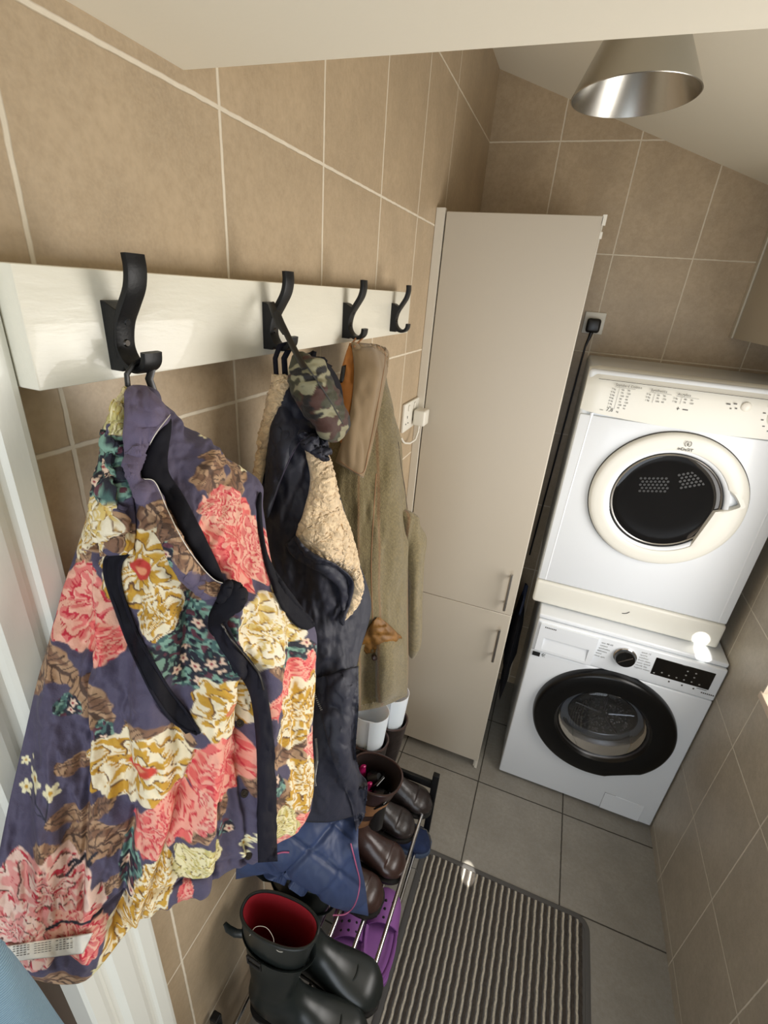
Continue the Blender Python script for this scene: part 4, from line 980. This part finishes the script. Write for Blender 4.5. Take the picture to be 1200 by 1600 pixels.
tube('cord', [tuple(tilt @ Vector((0, 0, hh + .028))), (lx + .004, ly, ceil_z(lx) - .006)], .003, 'plug', lamp)
bm = bmesh.new(); add_tube(bm, [(lx + .004, ly, ceil_z(lx) - .025), (lx + .004, ly, ceil_z(lx) + .004)], .03, 24); bobj('ceiling_rose', bm, 'plug', lamp, smooth=True)

# ------------------------------------------------------------------ DOOR MAT
dm = empty('door_mat', (.60, .75, 0), 'grey and cream striped mat with rounded corners on the tiled floor', 'mat')
def rrect(x0, x1, y0, y1, r, n=10):
    pts = []
    for cx_, cy_, a0 in ((x1 - r, y1 - r, 0), (x0 + r, y1 - r, 90), (x0 + r, y0 + r, 180), (x1 - r, y0 + r, 270)):
        for k in range(n + 1):
            a = math.radians(a0 + 90 * k / n); pts.append((cx_ + r * math.cos(a), cy_ + r * math.sin(a)))
    return pts
mx0, mx1, my0, my1 = .317, .905, .22, 1.108
bm = bmesh.new(); o1 = rrect(mx0, mx1, my0, my1, .045); o2 = rrect(mx0 + .004, mx1 - .004, my0 + .004, my1 - .004, .042); o3 = rrect(mx0 + .016, mx1 - .016, my0 + .016, my1 - .016, .034)
rr = [[bm.verts.new((x, y, z)) for x, y in o] for o, z in ((o1, .001), (o1, .0035), (o2, .0050), (o3, .0050), (o3, .0036))]
for a, c in zip(rr, rr[1:]):
    for k in range(len(a)): bm.faces.new((a[k], a[(k + 1) % len(a)], c[(k + 1) % len(a)], c[k]))
bm.faces.new(rr[-1]); bm.faces.new(rr[0]); bobj('rubber_backing', bm, 'matedge', dm, smooth=True)
cols = []; rib = []
sx = .0228; k = 0; x = mx0 + .024
bmL, bmD = bmesh.new(), bmesh.new()
def ribrow(bm, x, w_, h):
    # ends follow the rounded corner
    def yend(xx):
        r = .036; a = mx0 + .016; b = mx1 - .016; d = 0
        if xx < a + r: d = r - math.sqrt(max(0, r * r - (a + r - xx) ** 2))
        if xx > b - r: d = r - math.sqrt(max(0, r * r - (xx - b + r) ** 2))
        return d
    e = yend(x); n = 90; R = []
    for i in range(n + 1):
        y = my0 + .018 + e + (my1 - my0 - .036 - 2 * e) * i / n; wv = .0006 * math.sin(i * 2.4 + x * 300) + .0006 * math.sin(i * 5.1)
        R.append([bm.verts.new((x + w_ * c_ + wv, y, .0036 + h * s_)) for c_, s_ in ((-.5, 0), (-.42, .7), (-.2, 1), (.2, 1), (.42, .7), (.5, 0))])
    for a, c in zip(R, R[1:]):
        for q in range(5): bm.faces.new((a[q], a[q + 1], c[q + 1], c[q]))
while x < mx1 - .018:
    ribrow(bmL, x, .0072, .0038); ribrow(bmD, x + .0110, .0098, .0026); x += sx
bobj('cream_ribs', bmL, M_('cream_mat_rib', (192, 184, 168), .95, var=.18, vs=200, bmp=.8, bs=700, bd=.002), dm, smooth=True)
bobj('brown_ribs', bmD, M_('brown_mat_rib', (66, 59, 52), .95, var=.3, vs=120, bmp=.8, bs=700, bd=.002), dm, smooth=True)

# ------------------------------------------------------------------ SHOE RACK
rk = empty('shoe_rack', (.17, .75, 0), 'two-tier shoe rack of chrome tubes between black end frames along the left wall', 'shoe rack')
def endframe(y):
    e = box('end_frame', .308, .330, y - .009, y + .009, .0, .415, 'black', rk, bev=.003, seg=2)
    bm = bmesh.new(); add_box(bm, .012, .032, y - .009, y + .009, 0, .415, .003); bobj('rear_post', bm, 'black', e)
    for z in (.085, .262, .385):
        if z < .3: box('crossbar', .030, .309, y - .007, y + .007, z - .014, z + .014, 'black', e, bev=.002)
    box('crossbar', .030, .309, y - .006, y + .006, .345, .375, 'black', e, bev=.002)
endframe(1.098); endframe(.345)
for z, rows in ((.292, ((.303, .012), (.235, -.014), (.165, -.014), (.095, -.014), (.035, -.014))), (.10, ((.303, .012), (.235, -.012), (.165, -.012), (.095, -.012)))):
    for x, dz in rows: tube('chrome_rail', [(x, .352, z + dz), (x, 1.092, z + dz)], .0058, 'chrome', rk, 14)
for y in (.99, .865):
    tube('wire_tie', [(.318, y, .285), (.330, y + .008, .275), (.345, y + .002, .262), (.352, y - .012, .258)], .0011, 'dgrey', rk, 6)

# ------------------------------------------------------------------ FOOTWEAR
def boot_rings(h, L, legw, rim_f, legb=0.0, ankle=.085, foot_w=.050, toe_h=.055, lean=0.0, taper=1.0):
    """each ring: (front point, back point, half width) in the (forward, up) plane, heel at 0"""
    R = []
    for t in np.linspace(1, 0, 9):
        z = .15 + (h - .15) * t; q = t ** taper; f = .105 + (rim_f - .105) * q; b = .004 + legb * q
        R.append(((f + lean * t, z + .004 * math.sin(0)), (b + lean * t, z), .037 + (legw - .037) * q))
    R += [((.110, .132), (-.004, .105), .036), ((.122, .115), (-.008, .060), .036), ((.138, .102), (.004, .016), .036), ((.155, .092), (.050, .006), .038),
          ((.175, .080), (.105, .006), .041), ((.200, .070), (.158, .006), .046), ((.222 * L / .275, .062), (.195, .006), .0495), ((.245 * L / .275, toe_h), (.228 * L / .275, .006), .048),
          ((.262 * L / .275, toe_h - .012), (.252 * L / .275, .006), .038), ((.272 * L / .275, toe_h - .027), (.268 * L / .275, .009), .024), ((.276 * L / .275, .022), (.275 * L / .275, .014), .008)]
    return R
def loft_rings(bm, R, T, seg=36, grow=0.0, close=(False, True), i0=0, i1=None, fl=2.6):
    rings = []; R = R[i0:i1]
    A = catmull([r[0] for r in R], len(R) * 4); Bq = catmull([r[1] for r in R], len(R) * 4); Wd_ = catmull([[r[2]] for r in R], len(R) * 4)[:, 0]
    for a, b, w_ in zip(A, Bq, Wd_):
        c = (a + b) / 2; h = (a - b) / 2; hl = np.linalg.norm(h); h = h * (1 + grow / max(hl, 1e-4)); ring = []
        for k in range(seg):
            an = k * 2 * math.pi / seg; ca, sa = math.cos(an), math.sin(an)
            ex = 2 / fl; f = lambda v, e: math.copysign(abs(v) ** e, v)
            p = c + h * f(ca, .85); ring.append(bm.verts.new(T @ Vector((p[0], (w_ + grow) * f(sa, .85), p[1]))))
        rings.append(ring)
    for a, c in zip(rings, rings[1:]):
        for k in range(seg): bm.faces.new((a[k], a[(k + 1) % seg], c[(k + 1) % seg], c[k]))
    if close[0]: bm.faces.new(rings[0])
    if close[1]: bm.faces.new(rings[-1][::-1])
    return rings
def sole_bm(L, T, th=.010, heel=.022, w_=.050, grow=.003):
    bm = bmesh.new(); n = 40; top = []; bot = []
    def wid(u): # half width along the foot
        return (.034 + (w_ - .034) * sstep(np.array(u), .35, .72)) * math.sqrt(max(0, 1 - max(0, (u - .78) / .24) ** 2.2)) * math.sqrt(max(0, 1 - max(0, (.12 - u) / .14) ** 2))
    us = np.linspace(-.015, 1.012, n); out = [(u, wid(u) + grow) for u in us]; loop = [(u, v) for u, v in out] + [(u, -v) for u, v in out[::-1]]
    for u, v in loop:
        top.append(bm.verts.new(T @ Vector((u * L, v, th)))); bot.append(bm.verts.new(T @ Vector((u * L, v * .98, 0))))
    m = len(loop)
    for k in range(m): bm.faces.new((top[k], top[(k + 1) % m], bot[(k + 1) % m], bot[k]))
    bm.faces.new(top); bm.faces.new(bot[::-1]); return bm
def place(x, y, z, deg, tilt=0, s=1.0): return Matrix.Translation((x, y, z)) @ Matrix.Rotation(math.radians(deg), 4, 'Z') @ Matrix.Rotation(math.radians(tilt), 4, 'Y') @ Matrix.Scale(s, 4)
def open_boot(name, T, R, mat, t, inner, rimmat, seg=40, lining_depth=5):
    bm = bmesh.new(); loft_rings(bm, R, T, seg, close=(False, True)); up = bobj(name, bm, mat, t, smooth=True)
    bm = bmesh.new(); n = len(R); loft_rings(bm, R, T, seg, grow=-.0055, close=(False, True), i0=0, i1=11); bobj('lining', bm, inner, t, smooth=True)
    bm = bmesh.new(); r0 = R[0]; pts = []
    c = (np.array(r0[0]) + np.array(r0[1])) / 2; h = (np.array(r0[0]) - np.array(r0[1])) / 2
    for k in range(61):
        an = k * 2 * math.pi / 60; f = lambda v: math.copysign(abs(v) ** .85, v); p = c + h * (1 - .0018 / np.linalg.norm(h)) * f(math.cos(an)); pts.append(T @ Vector((p[0], (r0[2] - .0018) * f(math.sin(an)), p[1])))
    add_tube(bm, pts, .0032, 8); bobj('rim', bm, rimmat, t, smooth=True)
    return up
TZ = .292 - .014 + .006
# riding boots
def riding(x, y, deg, lab, s=1):
    t = empty('riding_boot', (x, y, TZ), lab, 'boot', 'dark brown riding boots on the rack')
    T = place(x, y, TZ + .001, deg, 0, s); R = boot_rings(.362, .255, .053, .136, -.004, taper=.6)
    R = [(a, b, w_ * .93) for a, b, w_ in R]; open_boot('shaft', T, R, 'leather2', t, 'liningpad', 'leather')
    bobj('sole', sole_bm(.255, T, .012, w_=.046), 'sole', t)
    for sd in (-1, 1):
        bm = bmesh.new(); add_tube(bm, [T @ Vector((.064, sd * .0505, .361)), T @ Vector((.064, sd * .0490, .33)), T @ Vector((.064, sd * .047, .29)), T @ Vector((.066, sd * .045, .26))], [.017, .017, .015, .010], 12, .16); bobj('elastic_gusset', bm, 'sole', t, smooth=True)
    # welt stitching seam across the toe
    pts = [T @ Vector((.195 - .03 * (v / .046) ** 2, v, .070 - .05 * (abs(v) / .049) ** 2.6)) for v in np.linspace(-.047, .047, 25)]; bm = bmesh.new(); add_tube(bm, pts, .0012, 6); bobj('toe_seam', bm, 'sole', t, smooth=True)
    return T
Ta = riding(.070, 1.050, 2, 'dark brown riding boot with a white plastic liner, the one nearest the tall cabinet')
Tb = riding(.040, .956, 1, 'dark brown riding boot with a white plastic liner, half behind the tan banded boot')
MT['liner'] = M_('white_polypropylene', (228, 232, 236), .35); MT['liner'].node_tree.nodes['Principled BSDF'].inputs['Subsurface Weight'].default_value = .1
def liner(T, lab, g=0):
    bm = bmesh.new(); n = 72; prev = None
    for k in range(n + 1):
        u = k / n; a = math.radians(-70 + u * 430); r = 1 - .13 * u
        p = lambda z, e: T @ Vector((.066 + .0575 * (r + e) * math.cos(a), .0430 * (r + e) * math.sin(a), z))
        cut = .05 * max(0, (u - .82) / .18) ** 2
        cur = [bm.verts.new(v) for v in (p(.24, -.30), p(.362, -.03), p(.478 - cut, .12), p(.478 - cut, .145), p(.362, -.005), p(.24, -.275))]
        if prev:
            for q in range(6): bm.faces.new((prev[q], prev[(q + 1) % 6], cur[(q + 1) % 6], cur[q]))
        else: bm.faces.new(cur)
        prev = cur
    bm.faces.new(prev[::-1]); tag(bobj('boot_liner', bm, 'liner', smooth=True), lab, 'boot liner', 'white rolled boot liners')
liner(Ta, 'rolled white plastic boot liner in the riding boot nearest the tall cabinet')
liner(Tb, 'rolled white plastic boot liner in the riding boot nearer the navy coat')

# tan and brown country boots
def country(x, y, deg, lab, tilt=0, lean=.045):
    t = empty('country_boot', (x, y, TZ), lab, 'boot', 'brown and tan country boots on the rack')
    T = place(x, y, TZ + .001, deg, tilt); R = boot_rings(.378, .250, .0605, .150, -.006, lean=lean, taper=.42)
    up = open_boot('foot_leather', T, R, 'leather', t, 'liningpad', 'leather')
    for nm, i0, i1, g in (('tan_panel', 2, 5, .0014), ('tan_panel', 5, 9, .0014)):
        bm = bmesh.new(); loft_rings(bm, R, T, 40, grow=g, close=(False, False), i0=i0, i1=i1); bobj(nm, bm, 'tan', t, smooth=True)
    bm = bmesh.new(); loft_rings(bm, R, T, 40, grow=.0026, close=(False, False), i0=4, i1=6); bobj('strap_band', bm, 'leather', t, smooth=True)
    bobj('sole', sole_bm(.250, T, .012, grow=.004), 'sole', t)
    pts = [T @ Vector((.200 - .02 * (v / .046) ** 2, v, .0715 - .05 * (abs(v) / .049) ** 2.6)) for v in np.linspace(-.047, .047, 25)]
    return T
Tc = country(.052, .850, -2, 'brown and tan boot with its wide top open, stuffed with black and pink shapers', 0, .055)
Td = country(.020, .748, -3, 'brown and tan boot mostly behind the navy coat, polished toe showing', 0, -.005)
# black boot shapers with pink ends standing inside the open boot
def shaper(dx, dy, lab, h=.0):
    t = empty('boot_shaper', tuple(Tc @ Vector((.128 + dx, dy, .2))), lab, 'boot shaper')
    bm = bmesh.new(); b = lambda f, s, z: Tc @ Vector((.128 + dx + f * 1.25, dy + s * 1.25, z + .018))
    add_tube(bm, [b(0, 0, .18), b(0, 0, .27), b(.004, 0, .315 + h), b(.016, 0, .330 + h)], [.020, .024, .022, .010], 16); bobj('shaper_body', bm, 'blackpl', t, smooth=True)
    bm = bmesh.new(); add_tube(bm, [b(-.026, .006, .29 + h), b(-.030, .006, .320 + h), b(-.026, .004, .336 + h), b(-.022, .002, .341 + h)], [.010, .012, .009, .003], 14, .6); bobj('pink_end', bm, 'pink', t, smooth=True)
    bm = bmesh.new(); add_tube(bm, [b(.0, -.024, .300 + h), b(.018, -.018, .326 + h), b(.026, .0, .330 + h), b(.018, .018, .322 + h)], [.004, .006, .006, .004], 10); bobj('black_grip', bm, 'glossblack', t, smooth=True)
shaper(-.012, .016, 'black and pink boot shaper on the side toward the tall cabinet in the open boot')
shaper(.024, -.020, 'black and pink boot shaper on the near side in the open boot', -.006)

# wellington boots
def welly(x, y, deg, lab, tilt=0, notch=True):
    t = empty('wellington_boot', (x, y, TZ), lab, 'wellington boot', 'dark rubber wellington boots at the near end of the rack')
    T = place(x, y, TZ + .001, deg, tilt); R = boot_rings(.408, .285, .043, .156, -.014, foot_w=.054)
    R = [((a[0] + .004, a[1]), b, w_ * (1.10 if i > 9 else 1)) for i, (a, b, w_) in enumerate(R)]
    open_boot('boot_body', T, R, 'rubber', t, 'red', 'rubber')
    bobj('sole', sole_bm(.285, T, .014, w_=.055, grow=.005), 'sole', t)
    # cross straps and buckle round the calf, moulded toe cap line
    z = .318; pts = [T @ Vector((.070 + .078 * math.cos(a), .0440 * math.sin(a), z - .012 * math.cos(a))) for a in np.linspace(0, 2 * math.pi, 50)]
    bm = bmesh.new()
    for (p, q) in zip(pts, pts[1:]): pass
    add_tube(bm, pts, .010, 8, .22); st = bobj('calf_strap', bm, 'rubber', t, smooth=True)
    bm = bmesh.new(); c = T @ Vector((.045, -.044, z)); add_tube(bm, [c + Vector((-.02, -.004, .012)), c + Vector((.012, -.006, .010)), c + Vector((.013, -.006, -.012)), c + Vector((-.02, -.004, -.012)), c + Vector((-.02, -.004, .012))], .0026, 8); bobj('buckle', bm, 'sole', st, smooth=True)
    tube('strap_end', [T @ Vector((-.001, -.014, z + .006)), T @ Vector((-.020, -.020, z + .008)), T @ Vector((-.034, -.024, z + .024)), T @ Vector((-.041, -.024, z + .040))], [.008, .008, .007, .004], 'rubber', t, 8, .4)
    pts = [T @ Vector((.222 - .045 * (v / .05) ** 2, v, .0665 - .053 * (abs(v) / .054) ** 2.4)) for v in np.linspace(-.051, .051, 25)]; bm = bmesh.new(); add_tube(bm, pts, .0022, 8); bobj('toe_cap_line', bm, 'rubber', t, smooth=True)
    return T
Te = welly(.052, .440, 4, 'black wellington boot with its red-lined open top showing, at the near end of the rack')
Tf = welly(.050, .552, 0, 'black wellington boot half hidden behind the red-lined boot, rounded toe pointing to the room')
# torn notch in the near boot's rim: a loose thread and a dark slit
tube('loose_thread', [tuple(v) for v in catmull([tuple(Te @ Vector(q)) for q in ((.03, -.041, .400), (.035, -.026, .404), (.055, -.020, .404), (.075, -.028, .400), (.085, -.040, .396), (.10, -.042, .394), (.118, -.032, .400))], 30)], .0006, 'plug', bpy.data.objects['wellington_boot'], 5)

# purple clogs on the lower tier
def clog(x, y, z, deg, lab, tilt=0):
    t = empty('foam_clog', (x, y, z), lab, 'clog', 'purple foam clogs under the rack rail')
    T = place(x, y, z, deg, tilt); L = .235
    bobj('sole', sole_bm(L, T, .024, w_=.046, grow=.004), 'croc', t, smooth=True)
    # upper over the front half, open behind
    bm = bmesh.new(); rings = []
    for i, u in enumerate(np.linspace(.52, 1.0, 16)):
        w_ = (.046 * math.sqrt(max(0.02, 1 - max(0, (u - .72) / .29) ** 2.2)) + .004); h = .050 * math.sqrt(max(.03, 1 - max(0, (u - .55) / .47) ** 2.4)) + (.006 * (1 - (u - .42) / .2) if u < .62 else 0)
        rings.append([[bm.verts.new(T @ Vector((u * L, (w_ - g) * math.cos(a), .018 + (h - g) * math.sin(a)))) for a in np.linspace(0, math.pi, 19)] for g in (0, .004)])
    for (a, ai), (c, ci) in zip(rings, rings[1:]):
        for k in range(18): bm.faces.new((a[k], a[k + 1], c[k + 1], c[k])); bm.faces.new((ai[k], ci[k], ci[k + 1], ai[k + 1]))
    for (a, ai) in (rings[0], rings[-1]):
        for k in range(18): bm.faces.new((a[k], ai[k], ai[k + 1], a[k + 1]))
    up = bobj('upper', bm, 'croc', t, smooth=True)
    bm = bmesh.new()
    for u in (.58, .68, .78):
        for a in (60, 90, 120):
            r = math.radians(a); p = T @ Vector((u * L, .043 * math.cos(r), .0185 + .0495 * math.sqrt(1 - max(0, (u - .55) / .47) ** 2.4) * math.sin(r))); q = bmesh.ops.create_uvsphere(bm, u_segments=10, v_segments=6, radius=.0042); bmesh.ops.translate(bm, vec=p, verts=q['verts'])
    bobj('vent_holes', bm, 'dark', up)
    bm = bmesh.new(); pts = [T @ Vector((.50 * L + (-.53 * L) * math.sin(a), -.043 * math.cos(a), .046 + .012 * math.sin(a))) for a in np.linspace(0, math.pi, 30)]; add_tube(bm, pts, .0075, 8, .35); bobj('heel_strap', bm, 'croc', t, smooth=True)
    bm = bmesh.new(); pts = [T @ Vector((.45 * L + (-.46 * L) * math.sin(a), -.042 * math.cos(a), .022)) for a in np.linspace(0, math.pi, 30)]; add_tube(bm, pts, .010, 8, .45); bobj('rim', bm, 'croc', t, smooth=True)
clog(.300, .635, .094, 101, 'purple foam clog under the front rail, the one nearer the mat', 0)
clog(.232, .570, .094, 108, 'purple foam clog farther under the rack, beside the wellington toe', 0)

# blue knitted trainer on the lower tier
tr = empty('blue_trainer', (.20, 1.03, .09), 'dark blue knitted trainer on the lower tier below the riding boots', 'trainer')
Tt = place(.100, 1.035, .095, 4, 0, .90); R = [((.100, .115), (-.006, .118), .034), ((.110, .098), (-.008, .090), .037), ((.125, .090), (-.008, .050), .038), ((.140, .082), (.010, .012), .038)] + boot_rings(.3, .275, .05, .12)[13:]
bm = bmesh.new(); loft_rings(bm, R, Tt, 36, close=(False, True)); bobj('knit_upper', bm, 'blueknit', tr, smooth=True)
bobj('sole', sole_bm(.275, Tt, .018, grow=.004), M_('blue_grey_sole', (70, 84, 108), .6), tr)
bm = bmesh.new(); r0 = R[0]; c = (np.array(r0[0]) + np.array(r0[1])) / 2; h = (np.array(r0[0]) - np.array(r0[1])) / 2
pts = [Tt @ Vector((c[0] + h[0] * math.cos(a), .034 * math.sin(a), c[1] + h[1] * math.cos(a))) for a in np.linspace(0, 2 * math.pi, 40)]; add_tube(bm, pts, .006, 8); bobj('collar', bm, 'blueknit', tr, smooth=True)
bm = bmesh.new(); loft_rings(bm, R, Tt, 30, grow=-.004, close=(False, True), i0=0, i1=4); bobj('lining', bm, 'dark', tr, smooth=True)
tube('lace', [Tt @ Vector((.15, .0, .085)), (.285, 1.05, .19), (.325, 1.045, .20), (.345, 1.035, .17), (.352, 1.03, .13)], .0014, 'dgrey', tr, 6)

# ------------------------------------------------------------------ CLUTTER: gap between cabinet and machines, light blue cloth by the door
gb_ = empty('blue_bag', (.472, 1.8, 0), 'dark blue bag squeezed in the gap between tall cabinet and washing machine', 'bag')
bm = bmesh.new(); rg = np.random.default_rng(5); Pg = []
zz = np.linspace(.30, .72, 26); yy = np.linspace(1.62, 1.95, 20)
Zg, Yg = np.meshgrid(zz, yy, indexing='ij'); e = np.sin(np.pi * (Zg - .30) / .42) ** .5 * np.sin(np.pi * (Yg - 1.62) / .33) ** .5
Xg = .470 + .022 * e * (.5 + fbm(Yg * 14, Zg * 14, 2, 9)); P = np.stack([.470 + 0 * Xg, Yg, Zg], -1)
V1 = np.stack([Xg, Yg, Zg], -1).reshape(-1, 3); V2 = np.stack([.94 - Xg, Yg, Zg], -1).reshape(-1, 3); ix = np.arange(520).reshape(26, 20); q = np.stack([ix[:-1, :-1], ix[:-1, 1:], ix[1:, 1:], ix[1:, :-1]], -1).reshape(-1, 4)
mesh('bag_body', np.concatenate([V1, V2]), np.concatenate([q, q[:, ::-1] + 520]), 'navylining', gb_, True)
tube('bag_handle', [(.470, 1.70, .70), (.474, 1.70, .78), (.474, 1.76, .82), (.470, 1.84, .78), (.470, 1.86, .70)], .006, M_('blue_webbing', (26, 34, 56), .7), gb_, 8, .4)
MT['ribcloth'] = None
m, nt, b = newmat('light_blue_ribbed_towel'); b.inputs['Roughness'].default_value = .95
tcn = nt.nodes.new('ShaderNodeTexCoord').outputs['Object']; wv = nt.nodes.new('ShaderNodeTexWave'); wv.inputs['Scale'].default_value = 130; wv.inputs['Distortion'].default_value = 2; wv.bands_direction = 'Z'; nt.links.new(tcn, wv.inputs['Vector'])
nt.links.new(mix(nt, wv.outputs['Fac'], lin((112, 140, 158)), lin((138, 166, 182))), b.inputs['Base Color']); nt.links.new(bump(nt, wv.outputs['Fac'], .5, .002), b.inputs['Normal']); MT['ribcloth'] = m
TW = [[(-40, 1440, .085), (-18, 1458, .092), (2, 1480, .098)], [(-40, 1520, .095), (8, 1520, .105), (50, 1528, .104)], [(-40, 1590, .10), (30, 1590, .11), (98, 1596, .106)], [(-40, 1680, .10), (60, 1680, .11), (160, 1680, .106)]]
to, tob = shell('light_blue_cloth', grid_px(TW, 60, 40), 'ribcloth', None, puff=.006, back=.012, prof=.5)
tag(to, 'light blue ribbed cloth at the very bottom left corner below the floral gilet', 'cloth')
